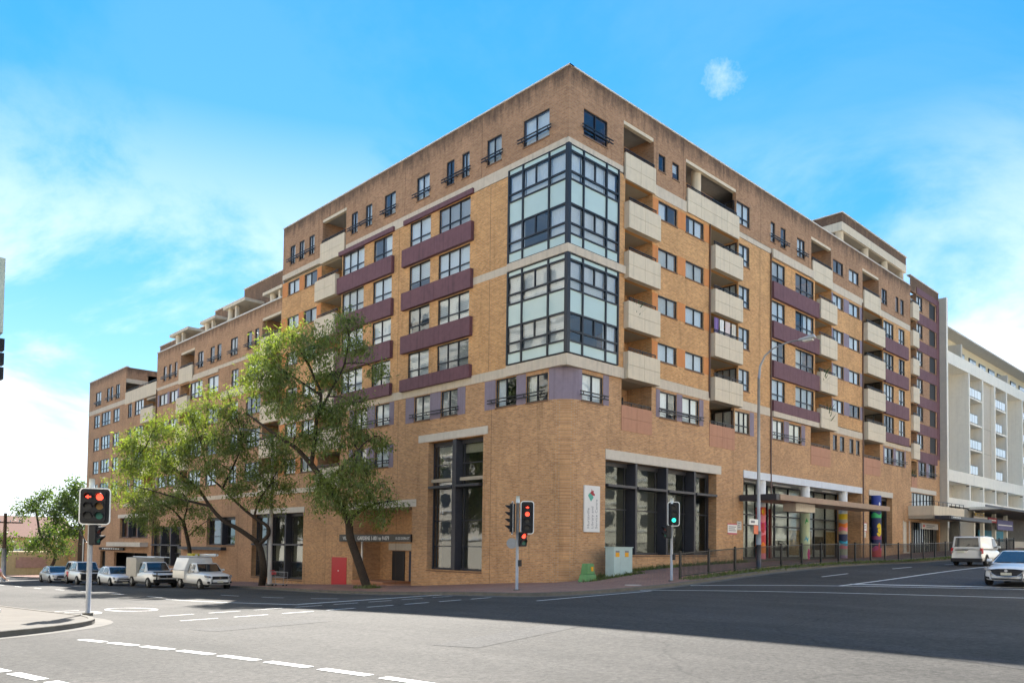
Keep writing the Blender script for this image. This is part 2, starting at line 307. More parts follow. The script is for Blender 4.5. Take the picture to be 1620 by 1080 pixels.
def window(B, u0, u1, z0, z1, cols=2, transom=None, parent=None, rec=.12, fw=.055, style=None, sill=True, glass=None, lab=None, fm=None, extra=()):
    mb = MB(); d0, d1 = -rec, -rec+.07
    fr = [i/cols for i in range(cols+1)] if isinstance(cols, int) else cols
    fbox(mb, B, u0, u1, d0, d1, z0, z0+fw); fbox(mb, B, u0, u1, d0, d1, z1-fw, z1)
    for i, f in enumerate(fr):
        x = u0+(u1-u0)*f; a, b = (u0, u0+fw) if i == 0 else (u1-fw, u1) if i == len(fr)-1 else (x-fw*.55, x+fw*.55)
        fbox(mb, B, a, b, d0+.004, d1-.004+(.02 if 0 < i < len(fr)-1 else 0), z0+fw, z1-fw)
    rows = [z0, z1]
    if transom:
        zt = z0+(z1-z0)*transom; rows = [z0, zt, z1]; fbox(mb, B, u0+fw, u1-fw, d0+.008, d1+.012, zt-fw*.6, zt+fw*.6)
    for e in extra: fbox(mb, B, *e)
    wdw = mb.build('window', fm or FRAME, parent)
    if lab: wdw['label'] = lab
    for i in range(len(fr)-1):
        for j in range(len(rows)-1):
            m2 = MB(); fbox(m2, B, u0+(u1-u0)*fr[i]+.02, u0+(u1-u0)*fr[i+1]-.02, d0+.03, d0+.038, rows[j]+.02, rows[j+1]-.02); m2.build('pane', glass or GLASS, wdw)
    if style is None:
        r = rnd.random(); style = 'full' if r < .44 else 'left' if r < .64 else 'right' if r < .80 else 'blind' if r < .93 else 'none'
    W = u1-u0; dc = d0-.10; cm = CURT if rnd.random() < .7 else CURT2
    if style == 'full': curtain_mesh(B, u0+.02, u1-.02, z0+.02, z1-.02, dc).build('curtain', cm, wdw)
    elif style == 'left': curtain_mesh(B, u0+.02, u0+W*rnd.uniform(.4, .65), z0+.02, z1-.02, dc).build('curtain', cm, wdw)
    elif style == 'right': curtain_mesh(B, u1-W*rnd.uniform(.4, .65), u1-.02, z0+.02, z1-.02, dc).build('curtain', cm, wdw)
    elif style == 'blind': venetian(B, u0+.02, u1-.02, z0+(z1-z0)*rnd.choice([.02, .02, .3, .5]), z1-.02, dc).build('blind', CURT if rnd.random() < .6 else BLIND, wdw)
    if sill:
        m3 = MB(); fbox(m3, B, u0-.04, u1+.04, -rec, .035, z0-.085, z0-.003); m3.build('sill', SILLM, wdw)
    return wdw

def juliet(B, u0, u1, z, parent):
    mb = MB()
    for dz in (0, .17): fbox(mb, B, u0-.28, u1+.28, .15, .20, z+dz, z+dz+.055)
    n = max(2, round((u1-u0)/1.3)+1)
    for i in range(n):
        x = u0+(u1-u0)*i/(n-1); fbox(mb, B, x-.02, x+.02, .003, .149, z+.02, z+.05); fbox(mb, B, x-.018, x+.018, .12, .149, z+.05, z+.17)
    return mb.build('window_guard_rail', RAIL, parent)

def panels(B, u0, u1, z0, z1, d0, d1, m, parent, nc=2, nr=2, gap=.007, name='panel'):
    for i in range(nc):
        for j in range(nr):
            a = u0+(u1-u0)*i/nc; b = u0+(u1-u0)*(i+1)/nc; c = z0+(z1-z0)*j/nr; e = z0+(z1-z0)*(j+1)/nr
            mb = MB(); fbox(mb, B, a+gap*(i > 0), b-gap*(i < nc-1), d0, d1, c+gap*(j > 0), e-gap*(j < nr-1)); mb.build(name, m, parent)

def balcony(B, u0, u1, zs, ztop, pu0, pu1, proj, pm, wm, parent, h=1.46, depth=1.75, right_wall=True, left_wall=True, rail=True, nr=2, nc=2, col=None, door=True, edge=False):
    """recessed balcony: side and back walls, slab nose, front of separate panels, handrail, sliding door"""
    mb = MB(); zf = zs+.2
    if left_wall: fbox(mb, B, u0-.1, u0-.002, -depth, -.252, zf, ztop, 0)
    if right_wall: fbox(mb, B, u1+.002, u1+.1, -depth, -.252, zf, ztop, 0)
    fbox(mb, B, u0-.1, u1+.1, -depth-.1, -depth-.002, zf, ztop, 0)
    if proj > .01:
        fbox(mb, B, pu0+.03, pu1-.03, -.28, proj-.102, zs+.002, zs+.16, 1)
        fbox(mb, B, pu0, pu0+.09, .002, proj-.1, zs, zs+h-.01, 1); fbox(mb, B, pu1-.09, pu1, .002, proj-.1, zs, zs+h-.01, 1)
    if edge: fbox(mb, B, u0, u1, -.25, -.02, ztop-.20, ztop-.002, 1)
    b = mb.build('balcony', [wm, pm if pm is not SALM else SOFF], parent)
    panels(B, pu0, pu1, zs, zs+h, proj-.1, proj, pm, b, nc, nr)
    if rail:
        m2 = MB(); zt = zs+h
        fbox(m2, B, u0+.02, u1-.02, proj-.09, proj-.03, zt+.17, zt+.215); fbox(m2, B, u0+.02, u1-.02, proj-.075, proj-.045, zt+.08, zt+.11)
        n = max(2, int((u1-u0)/.9)+1)
        for i in range(n):
            x = u0+.05+(u1-u0-.1)*i/(n-1); fbox(m2, B, x-.015, x+.015, proj-.075, proj-.045, zt+.001, zt+.169)
        m2.build('handrail', RAIL, b)
    if door:
        w_ = min(1.9, (u1-u0)*.62); a = u0+.15+rnd.random()*max(0, (u1-u0-w_-.4)); m3 = MB(); zt = zf+2.1
        for x0, x1 in ((a, a+.06), (a+w_/2-.04, a+w_/2+.04), (a+w_-.06, a+w_)): fbox(m3, B, x0, x1, -depth, -depth+.06, zf, zt)
        fbox(m3, B, a, a+w_, -depth, -depth+.055, zt-.06, zt+.02); d_ = m3.build('sliding_door', FRAME, b)
        m4 = MB(); fbox(m4, B, a+.05, a+w_-.05, -depth+.01, -depth+.02, zf, zt-.05); m4.build('pane', mat('dark_glass', (.03, .035, .04), .06, var=0, spec=.6), d_)
    if col:
        q = B.p(col, -.5, 0); MB().tube([(q[0], q[1], zf), (q[0], q[1], ztop)], .3, 20).build('column', CREAM, b, True)
    return b

# ---------------------------------------------------------------- ground, roads, kerbs
def asphalt(name, c0, c1, worn):
    m = bpy.data.materials.new(name); m.use_nodes = True; t = m.node_tree; L = t.links; b = t.nodes['Principled BSDF']; b.inputs['Roughness'].default_value = .88; b.inputs['Specular IOR Level'].default_value = .3
    gg = t.nodes.new('ShaderNodeNewGeometry')
    def noise(sc, det, ro, scale3=None):
        n = t.nodes.new('ShaderNodeTexNoise'); n.inputs['Scale'].default_value = sc; n.inputs['Detail'].default_value = det; n.inputs['Roughness'].default_value = ro; src = gg.outputs['Position']
        if scale3: mp = t.nodes.new('ShaderNodeMapping'); mp.inputs['Scale'].default_value = scale3; mp.inputs['Rotation'].default_value = (0, 0, R(12)); L.new(src, mp.inputs[0]); src = mp.outputs[0]
        L.new(src, n.inputs[0]); return n.outputs[0]
    def rng(s, a, b_, c, d):
        n = t.nodes.new('ShaderNodeMapRange'); L.new(s, n.inputs[0]); n.inputs[1].default_value = a; n.inputs[2].default_value = b_; n.inputs[3].default_value = c; n.inputs[4].default_value = d; return n.outputs[0]
    def mul(a, b_):
        n = t.nodes.new('ShaderNodeMath'); n.operation = 'MULTIPLY'; L.new(a, n.inputs[0]); L.new(b_, n.inputs[1]); return n.outputs[0]
    base = t.nodes.new('ShaderNodeMixRGB'); base.inputs[1].default_value = (*c0, 1); base.inputs[2].default_value = (*c1, 1); L.new(rng(noise(.10, 8, .7), .40, .60, 0, 1), base.inputs[0])
    k = mul(rng(noise(11, 5, .95), .36, .66, .40, 1.75), rng(noise(.9, 8, .65, (1, .16, 1)), .3, .7, .78, 1.2))
    k = mul(k, rng(noise(7, 4, .7), .3, .7, .86, 1.12))
    # tar-sealed cracks
    vo = t.nodes.new('ShaderNodeTexVoronoi'); vo.feature = 'DISTANCE_TO_EDGE'; vo.inputs['Scale'].default_value = .09; wv = t.nodes.new('ShaderNodeMixRGB'); wv.blend_type = 'ADD'; wv.inputs[0].default_value = .9
    nz = t.nodes.new('ShaderNodeTexNoise'); nz.inputs['Scale'].default_value = .8; nz.inputs['Detail'].default_value = 5; L.new(gg.outputs['Position'], nz.inputs[0]); L.new(gg.outputs['Position'], wv.inputs[1]); L.new(nz.outputs['Color'], wv.inputs[2]); L.new(wv.outputs[0], vo.inputs[0])
    k = mul(k, rng(vo.outputs['Distance'], .0008, .0035, .72, 1))
    mx = t.nodes.new('ShaderNodeMixRGB'); mx.blend_type = 'MULTIPLY'; mx.inputs[0].default_value = 1; L.new(base.outputs[0], mx.inputs[1]); L.new(k, mx.inputs[2]); L.new(mx.outputs[0], b.inputs['Base Color'])
    bp = t.nodes.new('ShaderNodeBump'); bp.inputs['Strength'].default_value = .5; bp.inputs['Distance'].default_value = .02; L.new(noise(55, 3, .8), bp.inputs['Height']); L.new(bp.outputs[0], b.inputs['Normal'])
    return m
ASPH = asphalt('asphalt', (.045, .042, .037), (.064, .059, .053), .3)
ASPH2 = asphalt('asphalt_new', (.056, .057, .060), (.066, .067, .070), .3)
def paver_mat():
    m = brick_mat('paver', (.40, .21, .15), (.29, .155, .115), (.20, .15, .12)); t = m.node_tree
    for n in t.nodes:
        if n.type == 'COMBXYZ':
            for l in list(n.inputs[0].links)+list(n.inputs[1].links): t.links.remove(l)
            sp = [q for q in t.nodes if q.type == 'SEPXYZ'][0]
            t.links.new(sp.outputs[0], n.inputs[0]); t.links.new(sp.outputs[1], n.inputs[1])
    return m
PAVER = paver_mat()
CONC = mat('kerb_concrete', (.13, .12, .103), .9, var=.25, vscale=2.5, bump=.3)
CONC2 = mat('footpath_concrete', (.105, .093, .078), .9, var=.22, vscale=1.2, bump=.3)
PAINT = mat('road_paint', (.72, .71, .68), .75, var=.16, vscale=7)

xs = np.r_[-2500, -900, -300, -120, np.arange(-60, 91, 1.0), 130, 300, 900, 2500]; ys = np.r_[-2500, -900, -300, -100, np.arange(-50, 111, 1.0), 150, 300, 900, 2500]
X, Y = np.meshgrid(xs, ys); Zg = gA(X, Y); nx, ny = len(xs), len(ys)
me = bpy.data.meshes.new('road'); idx = np.arange(nx*ny).reshape(ny, nx)
me.from_pydata(np.c_[X.ravel(), Y.ravel(), Zg.ravel()].tolist(), [], np.c_[idx[:-1, :-1].ravel(), idx[:-1, 1:].ravel(), idx[1:, 1:].ravel(), idx[1:, :-1].ravel()].tolist()); me.materials.append(ASPH)
me.polygons.foreach_set('use_smooth', [True]*len(me.polygons)); tag(link('road', me), 'sunlit grey asphalt of the street crossing and both roads', kind='structure')

def resample(pts, step=1.0):
    out_ = [pts[0]]
    for a, b in zip(pts[:-1], pts[1:]):
        L_ = math.dist(a, b); n = max(1, int(L_/step))
        for i in range(1, n+1): out_.append((a[0]+(b[0]-a[0])*i/n, a[1]+(b[1]-a[1])*i/n))
    return out_
def smooth(pts, it=3):
    for _ in range(it):
        q = [pts[0]]
        for a, b in zip(pts[:-1], pts[1:]): q += [(a[0]*.75+b[0]*.25, a[1]*.75+b[1]*.25), (a[0]*.25+b[0]*.75, a[1]*.25+b[1]*.75)]
        pts = q+[pts[-1]]
    return pts
def strip(name, edge, inner, m, dz, n=5, kind='structure', label=None):
    """sheet between two matched lines, draped on the terrain"""
    e = np.array(edge); q = np.array(inner); mb = MB(); rows = []
    for i in range(n+1):
        p = e+(q-e)*i/n; z = gA(p[:, 0], p[:, 1])+dz; rows.append(np.c_[p, z])
    k = len(edge)
    for r in rows: mb.v += [tuple(v) for v in r.tolist()]
    for i in range(n):
        for j in range(k-1): mb.f.append((i*k+j, i*k+j+1, (i+1)*k+j+1, (i+1)*k+j)); mb.m.append(0)
    o = mb.build(name, m, None, True); tag(o, label, kind=kind); return o
def kerb(name, edge, inward, label, h=.13, wd=.16, drop=None):
    """a run of separate kerb stones"""
    e = np.array(edge); mb = MB(); k = len(e); t = np.gradient(e, axis=0); t /= np.linalg.norm(t, axis=1)[:, None]; nrm = np.c_[-t[:, 1], t[:, 0]]*inward
    i_ = e+nrm*wd; z0 = gA(e[:, 0], e[:, 1]); z1 = gA(i_[:, 0], i_[:, 1]); hh = np.full(k, h)
    if drop is not None:
        for j in range(k): hh[j] = h*drop(e[j])
    prof = [(e, z0-.1), (e+nrm*.012, z0+hh-.012), (e+nrm*.03, z0+hh+.004), (i_, z1+hh+.004), (i_, z1-.1)]
    for p, z in prof: mb.v += np.c_[p, z].tolist()
    for a in range(len(prof)-1):
        for j in range(k-1): mb.f.append((a*k+j, a*k+j+1, (a+1)*k+j+1, (a+1)*k+j)); mb.m.append(0)
    o = mb.build(name, CONC, None); tag(o, label, kind='structure'); return o
KA = smooth([(-6.0, 110), (-6.0, 30), (-6.0, 16), (-6.7, 10), (-7.2, 6), (-8.0, 1.2), (-8.9, -3.2), (-9.2, -6.4), (-7.2, -7.4), (-4.4, -7.3), (0, -6.9), (6, -6.5), (14, -6.3), (40, -6.2), (110, -6.2)], 2)
KA = resample(KA, 1.2)
inA = []
for (x, y) in KA:      # matching point on the building line
    if y > 3: inA.append((-.001, max(y, 0)))
    elif x > 3: inA.append((max(x, 0), -.001))
    else: inA.append((0.3, 0.3))
strip('footpath', KA, inA, PAVER, .12, 6, label='red brick paved footpath around the brown apartment block')
kerb('kerb', KA, 1, 'concrete kerb around the corner of the apartment block')
# block across the side street (left) and its corner
KB = smooth([(-22.3, 110), (-22.3, 20), (-22.2, 2), (-22.2, -3.2), (-23.2, -5.8), (-25.6, -7.6), (-29, -8.2), (-60, -8.2)], 2); KB = resample(KB, .8)
inB = [(-60.0, 110-118*(i/(len(KB)-1))) for i in range(len(KB))]
strip('footpath_corner', KB, inB, CONC2, .12, 30, label='pale concrete footpath on the near left corner')
kerb('kerb_corner', KB, -1, 'worn concrete kerb of the near left corner')

# ---------------------------------------------------------------- apartment building
BLD = empty('apartment_building', (0, 0, 0)); tag(BLD, 'large stepped tan brick apartment block on the street corner', 'building')
def H(k): return 10.6+2.737*k
opsR, opsL = [], []          # openings in the two fronts: u0,u1,z0,z1
todo = []
def win(B, u0, u1, z0, z1, cols=2, tr=None, guard=False, **kw):
    (opsR if B is RF else opsL).append((u0, u1, z0, z1)); window(B, u0, u1, z0, z1, cols, tr, BLD, **kw)
    if guard: juliet(B, u0, u1, z0+.22, BLD)
def balc(B, u0, u1, zs, ztop, **kw):
    (opsR if B is RF else opsL).append((u0, u1, zs+.2, ztop))
    pu0 = kw.pop('pu0', u0-.08); pu1 = kw.pop('pu1', u1+.08); proj = kw.pop('proj', .35)
    return balcony(B, u0, u1, zs, ztop, pu0, pu1, proj, kw.pop('pm', CREAM), kw.pop('wm', YEL), BLD, **kw)
def render(name, B, boxes, m): return part(name, B, boxes, m, BLD)
def ret_window(B, u, depth, z0, z1, left=True, cols=2, tr=None, style='full'):
    """glazed return at the side of a recessed balcony"""
    q = B.O+B.U*u; RB = Basis(q, -B.D, -B.U if left else B.U); window(RB, .12, depth, z0, z1, cols, tr, BLD, rec=.0, sill=False, style=style)

# ---- right front: storeys k=1..4
for k in range(1, 5):
    h = H(k); zs = h-2.58; zt = h+.155
    balc(RF, 4.62, 7.12, zs, zt, pu0=4.55, pu1=7.46)
    render('orange_pier', RF, [(7.14, 7.67, .0, .02, h-1.03, h+.02)], ORNG); render('orange_pier', RF, [(9.59, 10.43, 0, .02, h-1.03, h+.02)], ORNG); render('orange_pier', RF, [(12.42, 13.08, 0, .02, h-1.03, h+.02)], ORNG)
    win(RF, 7.69, 9.57, h-1.03, h, 2); win(RF, 10.45, 12.40, h-1.03, h, 2)
    balc(RF, 13.1, 16.5, zs, zt, pu0=13.2, pu1=16.5, right_wall=False, door=True)
    win(RF, 16.56, 17.92, h-1.35, h+.02, 2, .3, style='full'); ret_window(RF, 16.5, 1.55, h-1.35, h+.02, True, 3, .3, style=rnd.choice(['full', 'full', 'blind']))
    render('balcony_screen_wall', RF, [(16.5, 16.56, -1.7, -.26, zs+.2, h-1.35), (16.5, 16.56, -1.7, -.26, h+.02, zt)], YEL)
    win(RF, 20.95, 22.85, h-1.43, h+.03, 2, .3); win(RF, 24.4, 27.3, h-1.45, h+.05, 3, .3)
    s0 = h-2.63 if k > 1 else h-2.25
    sp = MB().build('plum_spandrel', PURP, BLD); panels(RF, 20.80, 27.76, s0, h-1.50, .002, .24, PURP, sp, 2, 1, .008)
    balc(RF, 27.5, 30.3, zs, zt, pu0=27.78, pu1=30.58, left_wall=True)
    win(RF, 30.55, 32.46, h-1.0, h, 2); win(RF, 33.52, 35.55, h-1.0, h, 2)
    render('lilac_pier', RF, [(30.32, 30.54, 0, .02, h-1.03, h+.02)], LIL); render('lilac_pier', RF, [(32.48, 33.50, 0, .02, h-1.03, h+.02)], LIL); render('lilac_pier', RF, [(35.57, 36.16, 0, .02, h-1.03, h+.02)], LIL)
    balc(RF, 36.2, 40.5, zs, zt, pu0=36.35, pu1=40.04, right_wall=False)
    win(RF, 40.56, 42.84, h-1.42, h+.03, 3, .28); ret_window(RF, 40.5, 1.55, h-1.42, h+.1, True, 2, None, 'none'); render('balcony_screen_wall', RF, [(40.5, 40.56, -1.7, -.26, zs+.2, h-1.42)], YEL)
    win(RF, 44.0, 45.46, h-1.42, h+.02, 2, .28)
    sp = MB().build('plum_spandrel', PURP, BLD); panels(RF, 40.45, 45.85, s0, h-1.50, .002, .22, PURP, sp, 2, 1, .008)
# ---- right front: top storey
h = H(5); zs = h-2.58; zt = 24.97
win(RF, 1.14, 3.07, h-1.4, h, 2, .3, True); balc(RF, 4.45, 7.22, zs, zt, pu0=4.52, pu1=7.28, proj=.12, wm=BRN, edge=True)
win(RF, 7.69, 8.36, h-.97, h, [0, 1]); win(RF, 9.05, 9.75, h-.97, h, [0, 1])
balc(RF, 10.45, 16.2, zs, zt, pu0=10.52, pu1=16.42, proj=.12, wm=BRN, nc=4, col=12.3, right_wall=False, edge=True)
win(RF, 16.26, 17.95, h-1.42, h+.02, 2, .3, style='full'); ret_window(RF, 16.2, 1.5, h-1.42, h, True, 2, None, 'none'); render('balcony_screen_wall', RF, [(16.2, 16.26, -1.7, -.26, zs+.2, h-1.42)], BRN)
for a, b in ((20.77, 21.41), (22.18, 22.96)): win(RF, a, b, h-1.42, h, [0, 1])
juliet(RF, 20.77, 22.96, h-1.2, BLD); win(RF, 24.66, 25.88, h-1.4, h-.02, 2, .3, True)
balc(RF, 26.9, 30.27, zs, zt, pu0=26.98, pu1=30.28, proj=.12, wm=BRN, edge=True); win(RF, 30.62, 32.46, h-1.03, h, 2); win(RF, 33.53, 35.45, h-1.03, h, 2)
balc(RF, 36.18, 39.58, zs, zt, pu0=36.28, pu1=39.7, proj=.12, wm=BRN, edge=True)
win(RF, 40.17, 41.42, h-1.32, h, 2, .3); win(RF, 43.33, 44.05, h-1.38, h, [0, 1]); win(RF, 44.48, 45.32, h-1.38, h, [0, 1])
# ---- right front: first storey (k=0)
h = H(0); zs = 7.95
win(RF, 1.16, 2.85, 9.13, 10.52, 2, None, True); render('lilac_pier', RF, [(2.87, 3.34, 0, .02, 9.1, 10.7)], LIL)
for a, b, kw in ((4.42, 7.15, {}), (13.1, 16.05, {'right_wall': False}), (26.78, 30.02, {}), (36.25, 39.7, {})):
    balc(RF, a, b, zs, 10.75, pu0=a-.01, pu1=b+.01, proj=.03, pm=SALM, wm=TAN, h=1.38, **kw)
for a, b, c in ((7.94, 9.58, 2), (10.18, 11.95, 2)): win(RF, a, b, 9.1, 10.58, c, .32)
juliet(RF, 7.94, 11.95, 9.35, BLD)
for a, b in ((7.56, 7.92), (9.6, 10.16), (11.97, 12.42)): render('lilac_pier', RF, [(a, b, 0, .02, 9.08, 10.66)], LIL)
win(RF, 16.12, 17.94, 9.17, 10.54, 3, .35, style='full'); ret_window(RF, 16.05, 1.5, 9.17, 10.54, True, 2, None, 'full'); render('lilac_pier', RF, [(17.96, 18.5, 0, .02, 9.1, 10.66)], LIL); render('balcony_screen_wall', RF, [(16.05, 16.11, -1.7, -.26, 8.15, 9.17)], TAN)
for a, b in ((21.06, 22.62), (23.4, 25.26)): win(RF, a, b, 9.25, 10.56, 2)
juliet(RF, 21.06, 25.26, 9.45, BLD)
for a, b in ((20.78, 21.04), (22.64, 23.38), (25.28, 25.85)): render('lilac_pier', RF, [(a, b, 0, .02, 9.2, 10.66)], LIL)
for a, b in ((30.55, 31.28), (31.77, 32.6), (33.54, 34.3), (34.8, 35.5)): win(RF, a, b, 9.4, 10.56, [0, 1], style='none')
for a, b in ((40.65, 42.6), (43.2, 45.2)): win(RF, a, b, 9.2, 10.58, 2)
juliet(RF, 40.65, 45.2, 9.45, BLD)
for a, b in ((40.4, 40.63), (42.62, 43.18), (45.22, 45.5)): render('lilac_pier', RF, [(a, b, 0, .02, 9.15, 10.66)], LIL)
# ---- right front: end bay (G), slightly taller
for i in range(6):
    zt_ = 25.6-2.6*i; balc(RF, 46.9, 48.36, zt_-2.5, zt_+.05, pu0=46.85, pu1=48.42, proj=.25, wm=BRN, h=1.42, nc=1, door=False)
    win(RF, 48.45, 50.03, zt_-1.35, zt_-.02, 2, .3); win(RF, 51.8, 53.5, zt_-1.5, zt_, [0, 1], style='none', glass=mat('louvre_black', (.02, .02, .022), .6, var=0))
    sp = MB().build('plum_spandrel', PURP, BLD); panels(RF, 48.45, 53.72, zt_-2.6, zt_-1.62, .002, .06, PURP, sp, 2, 1, .006)
render('plum_pier', RF, [(53.74, 54.44, .001, .06, 10.6, 26.3)], PURP); render('plum_spandrel', RF, [(48.45, 53.72, .001, .06, 25.7, 26.3)], PURP)
balc(RF, 46.9, 48.3, 7.3, 9.95, pu0=46.9, pu1=48.3, proj=.02, pm=SALM, wm=TAN, h=1.2, nc=1)
for a, b in ((48.9, 50.7), (51.4, 53.15)): win(RF, a, b, 8.7, 10.0, 2, style='none')
juliet(RF, 48.9, 53.15, 8.9, BLD)
for a, b in ((48.65, 48.88), (50.72, 51.38), (53.17, 53.35)): render('lilac_pier', RF, [(a, b, 0, .02, 8.65, 10.1)], LIL)
win(RF, 46.95, 53.0, 5.75, 7.05, 7, None, style='full', rec=.2)
# ground storey openings, right
opsR += [(3.12, 13.95, 1.25, 6.27), (17.17, 35.8, -2, 6.28), (37.32, 42.3, 2.1, 6.25), (46.75, 54.2, -2, 4.35), (44.85, 46.2, 1.6, 4.35)]

# ---- left front, section 1 (0..29.75)
e = .10
for k in range(1, 5):
    h = H(k)+e; zs = h-2.58; zt = h+.155
    win(LF, 7.53, 10.4, h-1.5, h+.05, 3, .3, style='blind' if rnd.random() < .6 else None); win(LF, 11.2, 13.3, h-1.5, h+.08, 2, .3, style='blind' if rnd.random() < .5 else None)
    win(LF, 15.18, 17.3, h-1.48, h+.05, 2, .3); win(LF, 18.4, 21.1, h-1.45, h+.1, 3, .3, style='full')
    s0 = h-2.63 if k > 1 else h-2.28
    sp = MB().build('plum_spandrel', PURP, BLD); panels(LF, 7.2, 13.83, s0, h-1.54, .002, .24, PURP, sp, 2, 1, .008)
    sp = MB().build('plum_spandrel', PURP, BLD); panels(LF, 14.92, 21.45, s0, h-1.52, .002, .24, PURP, sp, 2, 1, .008)
    balc(LF, 21.17, 23.9, zs, zt, pu0=21.5, pu1=24.27, left_wall=False); ret_window(LF, 21.15, 1.5, h-1.45, h+.1, False, 2, .3, 'full')
    win(LF, 24.53, 26.37, h-1.0, h, 2); win(LF, 27.13, 28.88, h-1.0, h, 2)
    for a, b in ((23.92, 24.51), (26.39, 27.11), (28.9, 29.72)): render('orange_pier', LF, [(a, b, 0, .02, h-1.03, h+.03)], ORNG)
h = H(5)+e; zs = h-2.56
win(LF, 1.36, 3.27, h-1.45, h, 2, .3, True); win(LF, 4.98, 6.18, h-1.45, h, 2, .3, True)
for a, b in ((7.68, 8.35), (9.05, 9.77)): win(LF, a, b, h-1.45, h, 2, .3)
juliet(LF, 7.68, 9.77, h-1.23, BLD)
for a, b in ((11.39, 12.67), (14.91, 16.15)): win(LF, a, b, h-1.45, h, 2, .3, True)
for a, b in ((17.58, 18.35), (19.31, 20.1)): win(LF, a, b, h-1.45, h, 2, .3)
juliet(LF, 17.58, 20.1, h-1.23, BLD)
balc(LF, 20.75, 23.92, zs, 25.08, pu0=20.8, pu1=24.0, proj=.12, wm=BRN, edge=True)
for a, b in ((25.05, 25.83), (26.52, 27.28), (27.88, 28.65)): win(LF, a, b, h-1.42, h, 2, .3)
juliet(LF, 25.05, 28.65, h-1.2, BLD)
# storeys 0 and -1, left
h = H(0)+e
win(LF, 1.27, 2.83, 9.15, h-.15, 2); win(LF, 3.58, 5.18, 9.18, h, 2); juliet(LF, 1.6, 5.4, 9.4, BLD)
for a, b in ((2.85, 3.56), (5.2, 6.07)): render('lilac_pier', LF, [(a, b, 0, .02, 9.12, 10.72)], LIL)
for a, b in ((8.44, 9.95), (11.0, 12.54)): win(LF, a, b, 9.2, h, 2)
juliet(LF, 8.44, 12.54, 9.4, BLD)
for a, b in ((7.73, 8.42), (9.97, 10.98), (12.56, 13.42)): render('lilac_pier', LF, [(a, b, 0, .02, 9.15, 10.72)], LIL)
for dz in (0, -2.7):
    for a, b in ((15.18, 16.75), (17.7, 19.25)): win(LF, a, b, 9.3+dz, h+dz, 2)
    juliet(LF, 15.18, 19.25, 9.5+dz, BLD)
    for a, b in ((14.66, 15.16), (16.77, 17.68), (19.27, 19.8)): render('lilac_pier', LF, [(a, b, 0, .02, 9.25+dz, 10.72+dz)], LIL)
    balc(LF, 20.95, 23.9, h-2.45+dz, h+.1+dz, pu0=20.88, pu1=24.0, proj=.12, wm=TAN)
    for a, b in ((24.53, 26.37), (27.13, 28.88)): win(LF, a, b, h-1.1+dz, h+dz, 2)
    for a, b in ((23.92, 24.51), (26.39, 27.11), (28.9, 29.72)): render('orange_pier', LF, [(a, b, 0, .02, h-1.13+dz, h+.03+dz)], ORNG)
# ---- left front, section 2 (29.75..55.8)
e2 = .28
h = H(3)+e2
balc(LF, 29.87, 33.0, h-2.5, 19.72, pu0=29.85, pu1=33.05, proj=.12, wm=BR2, edge=True); balc(LF, 46.46, 49.68, h-2.4, 19.72, pu0=46.6, pu1=49.8, proj=.14, wm=BR2, edge=True)
for a, b in ((33.55, 34.25), (34.81, 35.66), (40.64, 41.5), (42.02, 42.95), (50.54, 51.25), (51.97, 52.66), (53.27, 54.1)): win(LF, a, b, h-1.45, h, [0, 1], style='none')
for a, b in ((33.55, 35.66), (40.64, 42.95), (50.54, 54.1)): juliet(LF, a, b, h-1.25, BLD)
win(LF, 37.42, 38.8, h-1.5, h, 2, .3, True); win(LF, 44.44, 45.68, h-1.45, h, 2, .3, True)
for k in range(-1, 3):
    h = H(k)+e2; zs = h-2.5; zt = h+.2
    balc(LF, 29.87, 32.6, zs, zt, pu0=29.85, pu1=32.7, proj=.2, wm=TAN); win(LF, 33.0, 35.6, h-1.45, h+.05, 3, .3)
    win(LF, 37.12, 38.5, h-1.5, h, 2, .3); win(LF, 41.08, 43.35, h-1.45, h+.05, 2, .3); win(LF, 44.5, 47.25, h-1.4, h+.1, 3, .3)
    balc(LF, 47.4, 49.65, zs, zt, pu0=47.2, pu1=49.85, proj=.3, wm=TAN, left_wall=True)
    win(LF, 50.27, 52.25, h-1.1, h, 2); win(LF, 52.85, 54.95, h-1.1, h, 2)
    for a, b in ((49.87, 50.25), (52.27, 52.83), (54.97, 55.4)): render('lilac_pier', LF, [(a, b, 0, .02, h-1.13, h+.03)], LIL)
render('spandrel_panel', LF, [(33.0, 40.3, .002, .1, 14.0, 14.7)], BAND)
# ---- left front, section 3 (55.8..78)
e3 = .47; h = H(3)+e3
for a, b, c in ((73.5, 75.5, 2), (67.0, 68.35, 2)): win(LF, a, b, h-1.6, h, c, .3, True)
for a, b in ((69.3, 70.15), (70.5, 71.45)): win(LF, a, b, h-1.55, h, [0, 1], style='none')
juliet(LF, 69.3, 71.45, h-1.35, BLD)
for k in range(-1, 3):
    h = H(k)+e3
    win(LF, 73.78, 75.88, h-1.48, h, 2, .3); win(LF, 69.92, 73.1, h-1.48, h+.05, 3, .3); win(LF, 66.85, 68.95, h-1.48, h, 2, .3)
    win(LF, 62.95, 64.15, h-1.45, h, 2, .3); win(LF, 59.4, 62.05, h-1.45, h+.05, 3, .3)
    balc(LF, 56.0, 59.3, h-2.6, h+.1, pu0=55.95, pu1=59.4, proj=.3, wm=TAN, left_wall=True)
opsL += [(6.15, 11.08, .22, 7.78), (12.6, 19.1, -4, 3.98), (25.75, 33.95, -1.0, 3.95), (37.0, 42.7, 1.45, 3.85), (48.4, 56.0, -.6, 3.15), (57.1, 65.6, 2.1, 4.2), (57.1, 67.2, -4, .5), (70.2, 72.0, -4, .6)]

